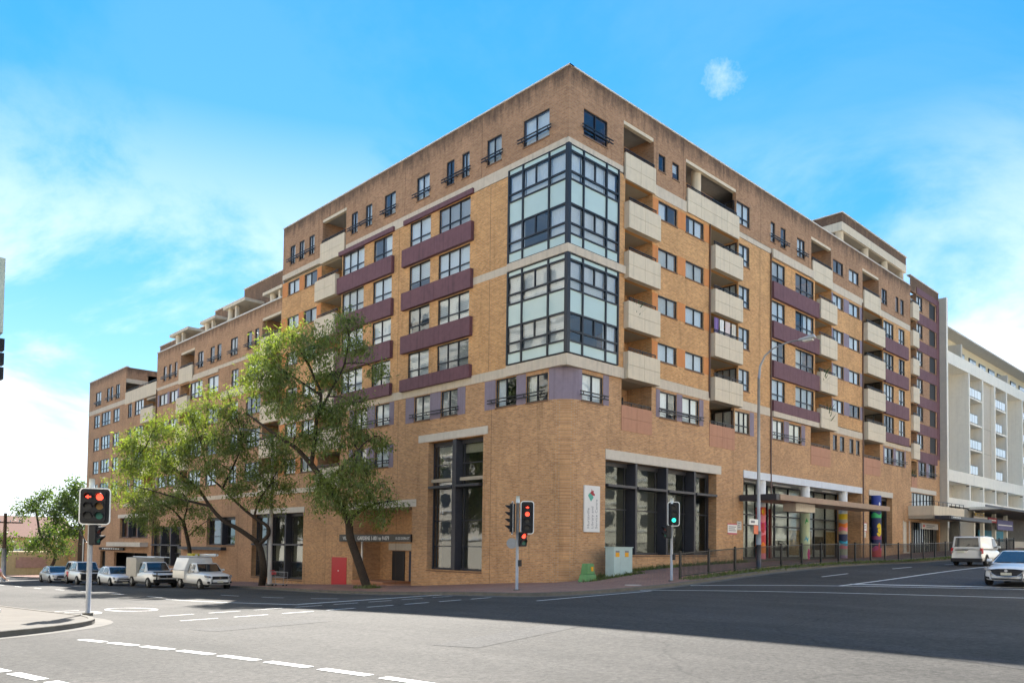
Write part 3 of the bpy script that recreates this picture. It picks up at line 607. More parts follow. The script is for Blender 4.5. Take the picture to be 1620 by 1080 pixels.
# ---- walls
wall(RF, 0, 46.82, 22.35, 26.05, opsR, BRN, BLD); wall(RF, 46.82, 54.45, 10.9, 27.06, opsR, BRN, BLD)
wall(RF, 3.97, 46.82, 11.3, 21.95, opsR, YEL, BLD); wall(RF, 1.2, 54.45, -3, 10.72, opsR, TAN, BLD)
wall(LF, 0, 29.75, 22.38, 26.05, opsL, BRN, BLD); wall(LF, 4.27, 29.75, 11.25, 21.75, opsL, YEL, BLD); wall(LF, 1.2, 29.75, -4, 10.75, opsL, TAN, BLD)
wall(LF, 29.75, 55.8, 17.15, 20.7, opsL, BR2, BLD); wall(LF, 29.75, 55.8, -4, 16.85, opsL, BR2, BLD)
wall(LF, 55.8, 65, -4, 16.62, opsL, BR2, BLD); wall(LF, 65, 78, 17.25, 20.8, opsL, BR2, BLD); wall(LF, 65, 78, -4, 16.75, opsL, BR2, BLD)
# cream bands (set slightly proud of the brick)
def band(B, u0, u1, z0, z1, d=.03, m=BAND, n=None):
    b = MB().build('cream_band', m, BLD); panels(B, u0, u1, z0, z1, -.2, d, m, b, n or max(1, round((u1-u0)/3.6)), 1, .006, 'band_panel')
band(RF, -.031, 4.42, 22.0, 22.345); band(RF, 7.3, 10.5, 21.7, 22.345); band(RF, 16.45, 20.76, 21.97, 22.3); band(RF, 20.8, 26.95, 21.72, 22.3, .2); band(RF, 30.3, 36.2, 21.72, 22.345); band(RF, 39.75, 46.8, 21.78, 22.3)
band(LF, .21, 7.2, 21.77, 22.375); band(LF, 7.2, 13.83, 22.02, 22.375); band(LF, 13.83, 14.9, 21.77, 22.375); band(LF, 14.9, 20.7, 22.02, 22.375); band(LF, 24.1, 29.75, 22.0, 22.375)
render('plum_header', LF, [(7.2, 13.83, -.2, .16, 21.73, 22.015)], PURP); render('plum_header', LF, [(14.92, 21.45, -.2, .16, 21.73, 22.015)], PURP)
band(RF, -.13, 4.5, 10.725, 11.3, .13); band(RF, 7.48, 13.1, 10.725, 11.28); band(RF, 16.55, 20.76, 10.725, 11.28); band(RF, 20.8, 27.7, 10.725, 11.1, .22); band(RF, 30.6, 36.2, 10.725, 11.25); band(RF, 40.1, 46.8, 10.725, 11.1)
band(LF, .21, 4.3, 10.752, 11.3, .129); band(LF, 4.3, 29.75, 10.752, 11.24)
band(LF, 29.75, 55.8, 16.852, 17.148); band(LF, 65, 78, 16.752, 17.248); band(LF, 24.1, 64.5, 5.4, 5.75, .06)
band(LF, 41, 47.3, 16.6, 16.85, .12)
tp = MB().build('terrace_parapet', CREAM, BLD); panels(LF, 55.8, 65, 16.62, 17.93, -.15, .05, CREAM, tp, 4, 1, .01)
m2 = MB(); fbox(m2, LF, 55.9, 64.9, -.05, 0, 18.12, 18.17); [fbox(m2, LF, 56+i*1.5, 56.04+i*1.5, -.05, -.01, 17.93, 18.12) for i in range(6)]; m2.build('handrail', RAIL, tp)
# copings
for B, a, b, z, dd in ((RF, -.05, 46.82, 26.052, .05), (RF, 46.82, 54.45, 27.062, .05), (LF, -.05, 29.8, 26.053, .049), (LF, 29.8, 55.8, 20.702, .06), (LF, 65, 78.05, 20.802, .03)):
    render('coping', B, [(a, b, -.3, dd, z, z+(.11 if z < 21 else .07))], COPE)
# rounded corner below the bay
mb = MB(); n = 14
def arc(z): return [(1.2-1.2*math.cos(a), 1.2-1.2*math.sin(a), z) for a in [math.pi/2*i/n for i in range(n+1)]]
for (za, zb, mi) in ((-3, 9.12, 0), (9.12, 10.75, 1)):
    A_, B_ = arc(za), arc(zb)
    for i in range(n): mb.quad(A_[i], A_[i+1], B_[i+1], B_[i], mi)
mb.build('rounded_corner_wall', [TAN, LIL], BLD, True)
# glazed corner bay
bay = MB(); cR, cL = [0.03, 1.08, 2.93, 3.95], [.03, 1.25, 3.16, 4.25]
rows = [[11.36, 11.98, 12.5, 13.4, 14.6, 15.13, 16.1, 16.4], [16.86, 17.42, 17.95, 18.95, 20.2, 20.6, 21.66, 21.99]]
kinds = ['t', 'g', 'w', 't', 'g', 'w', 't']; bayo = []
for B, cs in ((RF, cR), (LF, cL)):
    for rw in rows:
        for x in cs[1:]: fbox(bay, B, x-.05, x+.05, .0, .13, rw[0], rw[-1])
        for j, z in enumerate(rw): fbox(bay, B, cs[0], cs[-1]+.05, .01, .12, z-(.04 if j else 0), z+(.04 if j < len(rw)-1 else 0))
        for j, kd in enumerate(kinds):
            if kd == 'w': fbox(bay, B, (cs[1]+cs[2])/2-.035, (cs[1]+cs[2])/2+.035, .015, .11, rw[j], rw[j+1])
bay.box(-.16, .06, -.16, .06, 11.36, 16.4); bay.box(-.16, .06, -.16, .06, 16.86, 21.99)
bo = bay.build('glazed_corner_bay', FRAME, BLD)
for B, cs in ((RF, cR), (LF, cL)):
    for ri, rw in enumerate(rows):
        for j, kd in enumerate(kinds):
            for i in range(3):
                m2 = MB(); fbox(m2, B, cs[i]+.03, cs[i+1]-.03, .05, .06, rw[j]+.02, rw[j+1]-.02); m2.build('pane', TEAL if kd == 't' else GLASS, bo)
        for (a, b_) in ((1, 3), (4, 6)):
            st = 'v' if (B is LF and ri == 0) else rnd.choice('cccv')
            for i in range(3):
                if B is RF and ri == 0 and a == 1 and i != 2: continue
                if B is LF and ri == 1 and a == 1 and i == 1: continue
                q = curtain_mesh(B, cs[i]+.04, cs[i+1]-.04, rw[a]+.03, rw[b_]-.03, -.12) if st == 'c' else venetian(B, cs[i]+.04, cs[i+1]-.04, rw[a]+.03, rw[b_]-.03, -.12)
                q.build('curtain' if st == 'c' else 'blind', CURT, bo)
band(RF, -.171, 4.5, 16.42, 16.84, .17); band(LF, .21, 4.27, 16.42, 16.84, .169); band(LF, 4.28, 7.2, 16.42, 16.84, .012)
for z in (13.9, 19.4): render('bay_floor', RF, [(.0, 4.0, -4.2, .0, z, z+.2)], INTR)
# structure behind the fronts
core = MB(); core.box(2.3, 54.3, 2.3, 16, -3, 25.5); core.box(2.3, 16, 16, 29.6, -4, 25.5); core.box(2.3, 16, 29.6, 55.7, -4, 20.2); core.box(2.3, 16, 55.7, 65, -4, 16.6); core.box(2.3, 16, 65, 77.9, -4, 20.2)
core.build('inner_walls', INTR, BLD)
sl = MB()
for k in range(0, 6): z = H(k)-2.58; sl.box(1.3, 54.3, .26, 2.3, z, z+.2); 
for k in range(-1, 6): z = H(k)+.10-2.58; sl.box(.26, 2.3, 2.3, 29.6, z+.003, z+.2)
for k in range(-1, 4): z = H(k)+.28-2.5; sl.box(.26, 2.3, 29.8, 55.7, z, z+.2)
for k in range(-1, 3): z = H(k)+.47-2.6; sl.box(.26, 2.3, 55.9, 77.9, z, z+.2)
sl.build('floor_slabs', SOFF, BLD)
rf = MB(); rf.box(.26, 54.4, .26, 16, 24.98, 25.2); rf.box(.26, 16, 16, 29.7, 24.98, 25.2); rf.box(.26, 16, 29.75, 55.75, 19.73, 20.0); rf.box(.26, 16, 65.1, 78, 19.9, 20.1); rf.box(.26, 16, 55.8, 65, 16.4, 16.62)
rf.box(15.9, 16.1, 16, 78, -4, 20.0); rf.box(15.9, 16.1, 16, 29.6, 20, 25.2); rf.box(16, 54.4, 15.9, 16.1, -3, 25.2); rf.box(54.35, 54.44, .01, 16, -3, 27.06); rf.box(.02, 16, 77.9, 78.02, -4, 20.8); rf.box(.02, 16, 29.6, 29.75, 19, 26.05)
rf.build('roof', mat('roof_grey', (.3, .29, .28), .9), BLD)
# section 3 tower side wall facing the terrace, with its cream beam
m2 = MB(); m2.box(.02, 9, 65.0, 65.2, 19.55, 20.8, 0); m2.box(.03, 9, 65.0, 65.18, 19.1, 19.55, 1); m2.box(1.6, 9, 65.6, 65.8, 16.62, 19.2, 0); m2.box(8.8, 9, 55.8, 65, 16.6, 20.8, 0); m2.build('terrace_wall', [BR2, CREAM], BLD)
# setback top storeys behind the section 2 parapet, with pergola slabs
for (y0, y1, x, zt_) in ((29.8, 40.5, 1.9, 24.2), (40.5, 46.6, 1.9, 23.5), (46.6, 60.5, 1.9, 22.55)):
    m2 = MB(); m2.box(x, 14, y0, y1, 19.9, zt_, 0); m2.box(x-.06, 14, y0-.02, y1+.05, zt_, zt_+.08, 1); m2.build('setback_storey', [BR2, COPE], BLD)
for (y0, y1, z, yc) in ((30.2, 33.4, 21.85, 32.4), (36.6, 40.9, 22.25, 40.2), (42.5, 45.8, 21.95, 45.0), (48.6, 53.2, 22.1, 51.9)):
    m2 = MB(); m2.box(.15, 2.2, y0, y1, z-.2, z+.05); m2.tube([(.6, yc, 19.9), (.6, yc, z-.2)], .27, 16); m2.box(.35, .6, yc-1.6, yc-1.3, 19.9, z-.2); m2.build('pergola', CREAM, BLD)
# penthouse on the right wing
ph = MB(); ph.box(34.8, 49, 1.1, 13, 28.75, 29.5, 0); ph.box(34.78, 49.02, 1.08, 13.02, 28.05, 28.75, 1); ph.box(35.2, 48.6, 3.6, 12.5, 25.2, 28.05, 0); ph.box(34.7, 49.1, 1.0, 13.1, 29.5, 29.57, 2); ph.box(34.9, 48.9, 1.2, 12.9, 28.0, 28.05, 3)
po = ph.build('penthouse', [BRN, CREAM, COPE, SOFF], BLD)
for x, y in ((35.2, 1.5), (40.3, 1.5), (44.6, 1.5), (48.5, 1.5), (35.2, 6.5)): MB().tube([(x, y, 25.2), (x, y, 28.05)], .33, 18).build('column', CREAM, po, True)
for x, y, z in ((17.2, 1.6, 26.1), (1.8, 10.6, 26.1)): MB().box(x-.9, x+.9, y-.5, y+.5, z-.6, z+.25).build('roof_plant', STEEL, BLD)
# downpipes
for B, u, z0, z1 in ((RF, 20.72, 1, 22), (RF, 13.02, 10.9, 22), (RF, 36.05, 1, 22), (LF, 55.6, -1.5, 17)): q = B.p(u, .07, 0); MB().tube([(q[0], q[1], z0), (q[0], q[1], z1)], .05, 8).build('downpipe', mat('pipe_brown', (.16, .10, .075), .6, var=.1), BLD, True)

# movement joints in the brickwork
JNT = mat('mastic_joint', (.10, .075, .055), .9, var=0)
for B, us_, z0, z1 in ((RF, (7.5, 10.2, 19.4, 26.4, 33.0, 39.9, 43.0), 22.4, 26.0), (LF, (6.6, 13.9, 21.0, 24.4), 22.45, 26.0), (RF, (15.9, 36.5, 43.6), 1.2, 10.7), (LF, (5.5, 14.2, 22.6), -1.2, 10.7), (RF, (19.3,), 11.35, 21.9), (LF, (5.8, 14.4), 11.3, 21.7), (LF, (36.4, 39.6), -1.5, 16.8)):
    for u in us_: render('movement_joint', B, [(u-.011, u+.011, .0015, .004, z0, z1)], JNT)

# ---------------------------------------------------------------- stand-in neighbours, unseen but in reflections; height and paleness set to bounce sunlight
PALE = mat('pale_render', (.82, .75, .62), .8, var=.06, streak=.05)  # paleness raised to throw more sunlight onto the shaded fronts
def plain_block(name, label, B, u0, u1, depth, z0, z1, fh=3.1, bay_w=3.4):
    r = empty(name, B.p((u0+u1)/2, 0, z0)); tag(r, label, 'building'); inv = Matrix.Translation(-r.location)
    def fin(o): o.data.transform(inv); return o
    mb = MB(); fbox(mb, B, u0, u1, -depth, 0, z0-3, z1); fin(mb.build('wall', PALE, r))
    nf = int((z1-z0-3.6)/fh); nb = int((u1-u0)/bay_w)
    for k in range(nf):
        mb = MB(); z = z0+4.0+k*fh
        fbox(mb, B, u0, u1, .002, .12, z-.65, z-.45); fin(mb.build('string_course', WHITE, r))
        for i in range(nb):
            a = u0+(i+.5)*(u1-u0)/nb; mb = MB(); fbox(mb, B, a-.9, a+.9, .002, .05, z, z+1.5); fin(mb.build('window', mat('far_glass', (.05, .06, .075), .08, var=.2, spec=.6), r))
    return r
plain_block('main_road_bounce_block', 'pale stand-in block across the main road, unseen, shaped to bounce light', Basis((0, -30, 0), (1, 0, 0), (0, 1, 0)), -8, 92, 14, .2, 21)
plain_block('side_street_bounce_block', 'pale unseen stand-in block across the side street, raised to bounce light', Basis((-27.6, 0, 0), (0, 1, 0), (1, 0, 0)), -5.5, 84, 14, -1, 31)
plain_block('diagonal_bounce_block', 'pale stand-in block added on the diagonal corner behind the camera for bounced light', Basis((-35, 0, 0), (0, 1, 0), (1, 0, 0)), -75, -30, 20, 0, 32)

# ---------------------------------------------------------------- ground storey of the apartment building
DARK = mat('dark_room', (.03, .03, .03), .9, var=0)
def shopwin(name, B, u0, u1, z0, z1, mull, bars, rec, fin=.12, fin_out=.02, shelf=None, glass=GLASS2, blind=None, sill=True):
    """tall steel shopfront window: deep fins, a shelf transom, thin glazing bars, a pane in every cell"""
    mb = MB(); us = [u0]+list(mull)+[u1]
    for x in mull: fbox(mb, B, x-fin/2, x+fin/2, -rec, fin_out, z0, z1)
    fbox(mb, B, u0, u0+.09, -rec, -rec+.1, z0, z1); fbox(mb, B, u1-.09, u1, -rec, -rec+.1, z0, z1); fbox(mb, B, u0, u1, -rec, -rec+.1, z1-.22, z1); fbox(mb, B, u0, u1, -rec, -rec+.12, z0, z0+.1)
    for i in range(len(us)-1):
        a, b = us[i]+fin/2+.004, us[i+1]-fin/2-.004
        if shelf: fbox(mb, B, a, b, -rec+.002, fin_out+.1, shelf, shelf+.14)
        for z in bars: fbox(mb, B, a, b, -rec+.01, -rec+.07, z-.03, z+.03)
        fbox(mb, B, b-.22, b-.16, -rec+.012, -rec+.068, z0+.1, z1-.22)
    w_ = mb.build(name, STEEL, BLD); zz = sorted([z0+.1]+list(bars)+([shelf+.07] if shelf else [])+[z1-.22])
    for i in range(len(us)-1):
        for j in range(len(zz)-1): m2 = MB(); fbox(m2, B, us[i]+fin/2, us[i+1]-fin/2, -rec+.03, -rec+.04, zz[j]+.01, zz[j+1]-.01); m2.build('pane', glass, w_)
        if blind: m2 = MB(); fbox(m2, B, us[i]+fin/2+.05, us[i+1]-fin/2-.05, -rec-.16, -rec-.14, blind[0], blind[1]); m2.build('roller_blind', CURT2, w_)
    if sill: m2 = MB(); p = B.p; m2.hexa([p(u0-.02, -rec, z0-.12), p(u1+.02, -rec, z0-.12), p(u1+.02, .04, z0-.12), p(u0-.02, .04, z0-.12), p(u0-.02, -rec, z0), p(u1+.02, -rec, z0), p(u1+.02, .04, z0-.06), p(u0-.02, .04, z0-.06)]); m2.build('sill', SILLM, w_)
    return w_
def brick_reveal(B, u0, u1, z0, z1, depth, m=TAN):
    mb = MB(); fbox(mb, B, u0-.12, u0, -depth, -.252, z0, z1); fbox(mb, B, u1, u1+.12, -depth, -.252, z0, z1); fbox(mb, B, u0-.12, u1+.12, -depth, -.252, z1, z1+.12); mb.build('reveal', m, BLD)
shopwin('tall_window', LF, 6.17, 11.06, .24, 7.76, [8.6], [1.6, 3.1, 6.4], .5, .34, .04, 5.0, blind=(7.0, 7.5)); brick_reveal(LF, 6.15, 11.08, .2, 7.78, .6)
shopwin('tall_window', RF, 3.14, 13.93, 1.27, 6.25, [5.75, 8.65, 11.5], [3.72], .65, .16, .04, 4.85); brick_reveal(RF, 3.12, 13.95, 1.2, 6.27, .7)
shopwin('tall_window', LF, 25.77, 33.93, -.98, 3.93, [28.4, 31.2], [.25], .5, .2, .03, 1.5, blind=(.3, 1.5)); brick_reveal(LF, 25.75, 33.95, -1, 3.95, .6)
shopwin('tall_window', LF, 48.42, 55.98, -.58, 3.13, [50.9, 53.4], [.6], .4, .2, .03, 1.3, blind=(.65, 1.3)); shopwin('wide_window', LF, 37.02, 42.68, 1.47, 3.83, [39.6], [2.2], .4, .3, .03); shopwin('wide_window', LF, 57.12, 65.58, 2.12, 4.18, [60, 62.8], [], .4, .2, .03)
for B, a, b, z0, z1, d in ((LF, 5.76, 12.02, 7.82, 8.27, .04), (LF, 12.18, 19.7, 3.985, 4.44, .04), (LF, 25.6, 34.2, 3.96, 4.36, .04), (LF, 57, 66.2, 4.22, 4.6, .04), (RF, 3.1, 14.44, 6.28, 6.81, .04), (RF, 37.28, 42.4, 6.26, 6.72, .04), (RF, 46.62, 53.35, 7.1, 7.5, .04)):
    render('lintel', B, [(a, b, -.2, d, z0, z1)], LINT)
lw = render('white_beam', RF, [(17.15, 35.85, -.3, .06, 6.29, 6.78)], mat('blue_white_paint', (.62, .65, .70), .6, var=.06, streak=.1))
# entry with the street-number fascia, and the red cupboard door
ent = MB(); 
fbox(ent, LF, 12.45, 12.598, -2.2, -.252, -3, 4.0, 0); fbox(ent, LF, 19.102, 19.25, -2.2, -.252, -3, 4.0, 0); fbox(ent, LF, 12.5, 19.2, -2.29, -2.2, -3, 4.0, 0); fbox(ent, LF, 12.5, 19.2, -2.2, -.26, 4.0, 4.1, 1); fbox(ent, LF, 12.61, 19.09, -2.2, .0, -3, -.86, 2); fbox(ent, LF, 15.4, 19.09, -2.2, .1, -.86, -.72, 2)
en = ent.build('entry_porch', [TAN, SOFF, mat('terracotta_tile', (.42, .20, .11), .7, var=.1)], BLD)
for a, b, z, m in ((16.2, 17.6, 1.25, FRAME), (14.6, 15.7, 1.25, mat('navy_door', (.02, .03, .07), .5, var=.1)), (12.75, 13.7, 1.7, FRAME)):
    m2 = MB(); fbox(m2, LF, a, b, -2.19, -2.14, -.85, z); m2.build('door', m, en)
m2 = MB(); fbox(m2, LF, 14.2, 17.9, -2.19, -2.05, 1.3, 1.75); m2.build('door_head', LINT, en)
q = LF.p(18.6, -.4, 0); MB().tube([(q[0], q[1], -.85), (q[0], q[1], 1.9), (q[0], q[1]-.5, 2.0)], .07, 8).build('pipe', WHITE, en, True)
fa = MB(); fbox(fa, LF, 12.5, 20.6, .04, .14, 1.84, 2.27); fbox(fa, LF, 12.5, 20.6, .02, .16, 2.27, 2.31); fs = fa.build('name_fascia', RAIL, BLD)
def face(B, u, d, z):      # text frame on a front: letters run left to right for someone in the street
    U, D = (B.U, B.D)
    left_to_right = U if B is RF else -U
    M4 = Matrix.Identity(4); M4.col[0][:3] = left_to_right; M4.col[1][:3] = (0, 0, 1); M4.col[2][:3] = D; M4.col[3][:3] = B.p(u, d, z); return M4
text('lettering', 'GARDENS 1-001 to 9-079', .36, face(LF, 16.55, .146, 2.05), WHITE, fs, sx=.92); text('lettering', '10-22 DORA ST', .22, face(LF, 13.35, .146, 2.05), WHITE, fs); text('lettering', 'VILLE', .33, face(LF, 19.75, .146, 2.05), WHITE, fs)
m2 = MB(); fbox(m2, LF, 19.82, 21.7, -.1, .03, -1.3, .76); rd = m2.build('cupboard_door', mat('red_door', (.52, .028, .035), .45, var=.06), BLD); m2 = MB(); fbox(m2, LF, 20.75, 20.83, .031, .07, -.2, -.12); m2.build('door_knob', WHITE, rd)
# garage and side entries further down
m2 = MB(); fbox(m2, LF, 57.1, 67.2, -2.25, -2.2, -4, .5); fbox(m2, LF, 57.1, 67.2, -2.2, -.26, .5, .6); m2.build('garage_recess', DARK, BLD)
m2 = MB(); fbox(m2, LF, 56.9, 67.4, -.2, .8, 1.15, 1.6); m2.build('garage_canopy', LINT, BLD)
m2 = MB(); fbox(m2, LF, 63.6, 71.9, .1, .2, .72, 1.0); fb = m2.build('name_fascia', RAIL, BLD); [(lambda m_: m_.build('print_line', WHITE, fb))(fbox(MB(), LF, 65.0+i*.75, 65.5+i*.75, .2, .206, .8, .93)) for i in range(8)]
m2 = MB(); fbox(m2, LF, 38.6, 47.9, .02, .5, 1.02, 1.28); m2.build('entry_canopy', STEEL, BLD); m2 = MB(); fbox(m2, LF, 70.2, 72, -.4, -.35, -4, .6); m2.build('door', DARK, BLD)
# civic banner on the right front: board, red and green emblem, three lines of vertical lettering
m2 = MB(); fbox(m2, RF, 1.36, 2.58, .02, .10, 2.42, 4.8); bs = m2.build('banner_board', mat('banner_white', (.72, .70, .68), .6, var=.05), BLD)
p = RF.p
em = MB(); d = .104
em.poly([p(1.62, d, 4.28), p(1.86, d, 3.98), p(2.06, d, 4.2), p(1.98, d, 4.32), p(1.74, d, 4.42)], 0); em.poly([p(1.76, d+.002, 4.42), p(1.98, d+.002, 4.3), p(2.14, d+.002, 4.28), p(2.17, d+.002, 4.36), p(2.06, d+.002, 4.44), p(2.08, d+.002, 4.56), p(1.98, d+.002, 4.52), p(1.90, d+.002, 4.64), p(1.88, d+.002, 4.5)], 1)
em.build('emblem', [mat('emblem_green', (.10, .38, .30), .6, var=0), mat('emblem_red', (.36, .03, .04), .6, var=0)], bs)
INK = mat('grey_ink', (.20, .20, .23), .7, var=0)
for s_, u, sz in (('Hurstville', 1.66, .27), ('Library and', 1.98, .25), ('Service Centre', 2.30, .25)):
    M4 = Matrix.Identity(4); M4.col[0][:3] = (0, 0, 1); M4.col[1][:3] = (-1, 0, 0); M4.col[2][:3] = (0, -1, 0); M4.col[3][:3] = p(u, .104, 2.6); text('lettering', s_, sz, M4, INK, bs, .001, 'LEFT')
for u0, u1, z0, z1, m in ((15.25, 16.35, 2.68, 3.2, WHITE), (16.37, 16.9, 2.88, 3.44, mat('notice_grey', (.5, .5, .5), .7)), (36.1, 36.75, 3.3, 3.9, WHITE), (36.25, 36.6, 2.75, 3.25, CURT2)):
    m2 = MB(); fbox(m2, RF, u0, u1, .004, .03, z0, z1); nb = m2.build('notice_board', m, BLD)
    for i in range(3):
        m2 = MB(); fbox(m2, RF, u0+.1, u1-.12*(1+i % 2), .031, .034, z1-.16-.12*i, z1-.11-.12*i); m2.build('print_line', INK, nb)
    if m is WHITE: m2 = MB(); fbox(m2, RF, u0, u1, .003, .029, z0-.09, z0-.002); fbox(m2, RF, u0, u1, .003, .029, z1+.002, z1+.07); m2.build('notice_edge', mat('pink_edge', (.55, .10, .16), .6, var=0), nb)
# recessed shopfront behind the colonnade
sh = MB(); fbox(sh, RF, 17.1, 35.9, -2.29, -2.24, 1.0, 6.3, 1); fbox(sh, RF, 17.0, 17.168, -2.2, -.252, -2, 6.3, 0); fbox(sh, RF, 35.802, 35.97, -2.2, -.252, -2, 6.3, 0); fbox(sh, RF, 17, 36, -2.2, -.31, 6.3, 6.4, 1); fbox(sh, RF, 17.18, 35.79, -2.2, .0, -2, 1.02, 2)  # white back wall added so the unlit shop interior reads brighter
so_ = sh.build('shopfront_recess', [TAN, WHITE, CONC2], BLD)
rs = random.Random(5)
sf = MB(); us = [17.2, 18.6, 20.0, 21.2, 22.4, 24.1, 25.2, 27.3, 29.4, 31.6, 33.6, 35.75]
for x in us: fbox(sf, RF, x-.05, x+.05, -2.1, -1.98, 1.02, 6.3)
for z in (1.07, 3.35, 4.1, 5.4, 6.25): fbox(sf, RF, 17.2, 35.75, -2.095, -1.985, z-.05, z+.05)
sfo = sf.build('shopfront_glazing', FRAME, BLD)
shelfm = [mat('goods_warm', (.55, .36, .16), .8, var=.5, vscale=5), mat('goods_pale', (.62, .60, .56), .8, var=.4, vscale=4), mat('goods_dark', (.09, .08, .07), .8, var=.5, vscale=4)]  # invented goods, put in with the pale wall to brighten the interior
for i in range(len(us)-1):
    for z0, z1 in ((1.12, 3.3), (3.4, 4.05), (4.15, 5.35), (5.45, 6.2)): m2 = MB(); fbox(m2, RF, us[i]+.05, us[i+1]-.05, -2.05, -2.04, z0, z1); m2.build('pane', GLASS2, sfo)
    if rs.random() < .75: m2 = MB(); fbox(m2, RF, us[i]+.15, us[i+1]-.15, -2.22, -2.12, 1.2+rs.random()*.5, 2.2+rs.random()); m2.build('display_stand', rs.choice(shelfm), sfo)
m2 = MB(); fbox(m2, RF, 17.4, 19.9, -1.97, -1.9, 3.5, 3.95); m2.build('shop_sign', mat('sign_amber', (.58, .22, .05), .6, var=.5, vscale=6), sfo)
m2 = MB(); fbox(m2, RF, 24.05, 24.2, -1.9, -1.7, 1.02, 4.6); m2.build('red_post', mat('red_post', (.28, .03, .03), .5), so_)
for u in (19.3, 23.2, 27.1, 31.0): m2 = MB(); fbox(m2, RF, u, u+2.6, -1.2, -1.1, 6.22, 6.296); m2.build('ceiling_batten', WHITE, so_)
# painted columns
def pm(n, c): return mat('paint_'+n, c, .6, var=.06)
CP4 = {'white': pm('white', (.70, .71, .72)), 'red': pm('red', (.60, .05, .06)), 'pink': pm('pink', (.75, .22, .28)), 'orange': pm('orange', (.80, .22, .03)), 'mint': pm('mint', (.52, .62, .42)), 'magenta': pm('magenta', (.60, .04, .22)), 'yellow': pm('yellow', (.78, .55, .02)),
       'stone': pm('stone', (.45, .40, .32)), 'navy': pm('navy', (.025, .035, .11)), 'sky': pm('sky', (.03, .36, .58)), 'sage': pm('sage', (.36, .40, .30)), 'mauve': pm('mauve', (.38, .27, .42)), 'green': pm('green', (.05, .45, .14)), 'plum': pm('plum', (.22, .05, .14)), 'blue': pm('blue', (.03, .06, .30))}
def column(x, y, r, bands, patches=(), label=None):
    root = None; n = 26; names = []
    zs_ = [b[0] for b in bands]; mb = MB(); mats = []
    for (z0, z1, c, wob) in bands:
        if CP4[c] not in mats: mats.append(CP4[c])
        mi = mats.index(CP4[c]); 
        for j in range(n):
            a, b = 2*math.pi*j/n, 2*math.pi*(j+1)/n; f = lambda t, z, w_: (x+r*math.cos(t), y+r*math.sin(t), z+w_*math.sin(t*3+z*5))
            w0 = next((q[3] for q in bands if abs(q[1]-z0) < 1e-4), 0)
            mb.quad(f(a, z0, w0), f(b, z0, w0), f(b, z1, wob), f(a, z1, wob), mi)
    c_ = mb.build('painted_column', mats, BLD)
    if label: c_['label'] = label
    for (pts, c) in patches:      # flat painted shapes laid on the shaft: (angle offset, z)
        m2 = MB(); vv = [(x+(r+.006)*math.cos(t), y+(r+.006)*math.sin(t), z) for t, z in pts]; cx = (sum(v[0] for v in vv)/len(vv), sum(v[1] for v in vv)/len(vv), sum(v[2] for v in vv)/len(vv))
        dd = math.hypot(cx[0]-x, cx[1]-y); cx = (x+(cx[0]-x)*(r+.008)/dd, y+(cx[1]-y)*(r+.008)/dd, cx[2])
        for i in range(len(vv)): m2.poly([cx, vv[i], vv[(i+1) % len(vv)]])
        m2.build('painted_motif', CP4[c], c_)
def blob(t0, z0, rt, rz, n=12, rot=0): return [(t0+rt*math.cos(2*math.pi*i/n)*math.cos(rot)-rz*.8*math.sin(2*math.pi*i/n)*math.sin(rot), z0+rz*math.sin(2*math.pi*i/n)*math.cos(rot)+rt*.5*math.cos(2*math.pi*i/n)*math.sin(rot)) for i in range(n)]
FA = R(225)
column(20.0, .3, .33, [(1.0, 1.4, 'pink', 0), (1.4, 2.0, 'orange', .05), (2.0, 2.6, 'red', .05), (2.6, 3.0, 'pink', .08), (3.0, 3.5, 'magenta', .05), (3.5, 4.0, 'pink', .05), (4.0, 4.5, 'red', 0), (4.5, 6.3, 'white', 0)], [(blob(FA+.3, 4.2, .45, .3), 'orange'), (blob(FA+.2, 3.1, .5, .35), 'red'), (blob(FA+.1, 4.2, .2, .14), 'yellow'), (blob(FA+.2, 1.9, .5, .25), 'orange')], 'pink, red and orange painted column')
column(26.5, .3, .33, [(1.0, 4.5, 'mint', 0), (4.5, 6.3, 'white', 0)], [(blob(FA+.5, 1.35, .35, .42), 'magenta'), ([(FA-.5, 2.4), (FA-.1, 2.7), (FA+.1, 2.3), (FA+.4, 2.6), (FA+.42, 2.54), (FA+.12, 2.2), (FA-.1, 2.6), (FA-.48, 2.32)], 'sky'), ([(FA-.4, 3.6), (FA, 4.0), (FA+.4, 3.7), (FA+.38, 3.66), (FA, 3.92), (FA-.36, 3.54)], 'green')], 'pale green painted column with loose brush lines')
column(33.0, .3, .33, [(1.05, 1.3, 'mauve', 0), (1.3, 1.8, 'sage', 0), (1.8, 2.05, 'pink', .04), (2.05, 2.4, 'sky', .05), (2.4, 2.95, 'navy', 0), (2.95, 3.2, 'stone', .05), (3.2, 3.5, 'pink', .06), (3.5, 3.8, 'orange', .05), (3.8, 4.1, 'stone', 0), (4.1, 4.55, 'yellow', 0), (4.55, 6.3, 'white', 0)], (), 'column painted in bands of yellow, orange, navy and blue')
column(38.2, -.25, .38, [(1.0, 1.7, 'red', .08), (1.7, 2.0, 'magenta', .1), (2.0, 2.6, 'navy', 0), (2.6, 2.9, 'plum', .03), (2.9, 4.4, 'navy', 0), (4.4, 4.75, 'green', .1), (4.75, 5.2, 'navy', 0), (5.2, 6.25, 'blue', 0)],
       [(blob(FA+.1, 3.75, .45, .2, rot=.5), 'yellow'), (blob(FA+.25, 3.35, .4, .2, rot=-.2), 'yellow'), (blob(FA+.05, 3.02, .42, .15, rot=-.4), 'yellow'), (blob(FA+.55, 3.4, .25, .45), 'yellow'), (blob(FA+.3, 5.55, .2, .15), 'white'), (blob(FA+.2, 1.95, .25, .4), 'red')], 'navy painted column with yellow leaf shapes')
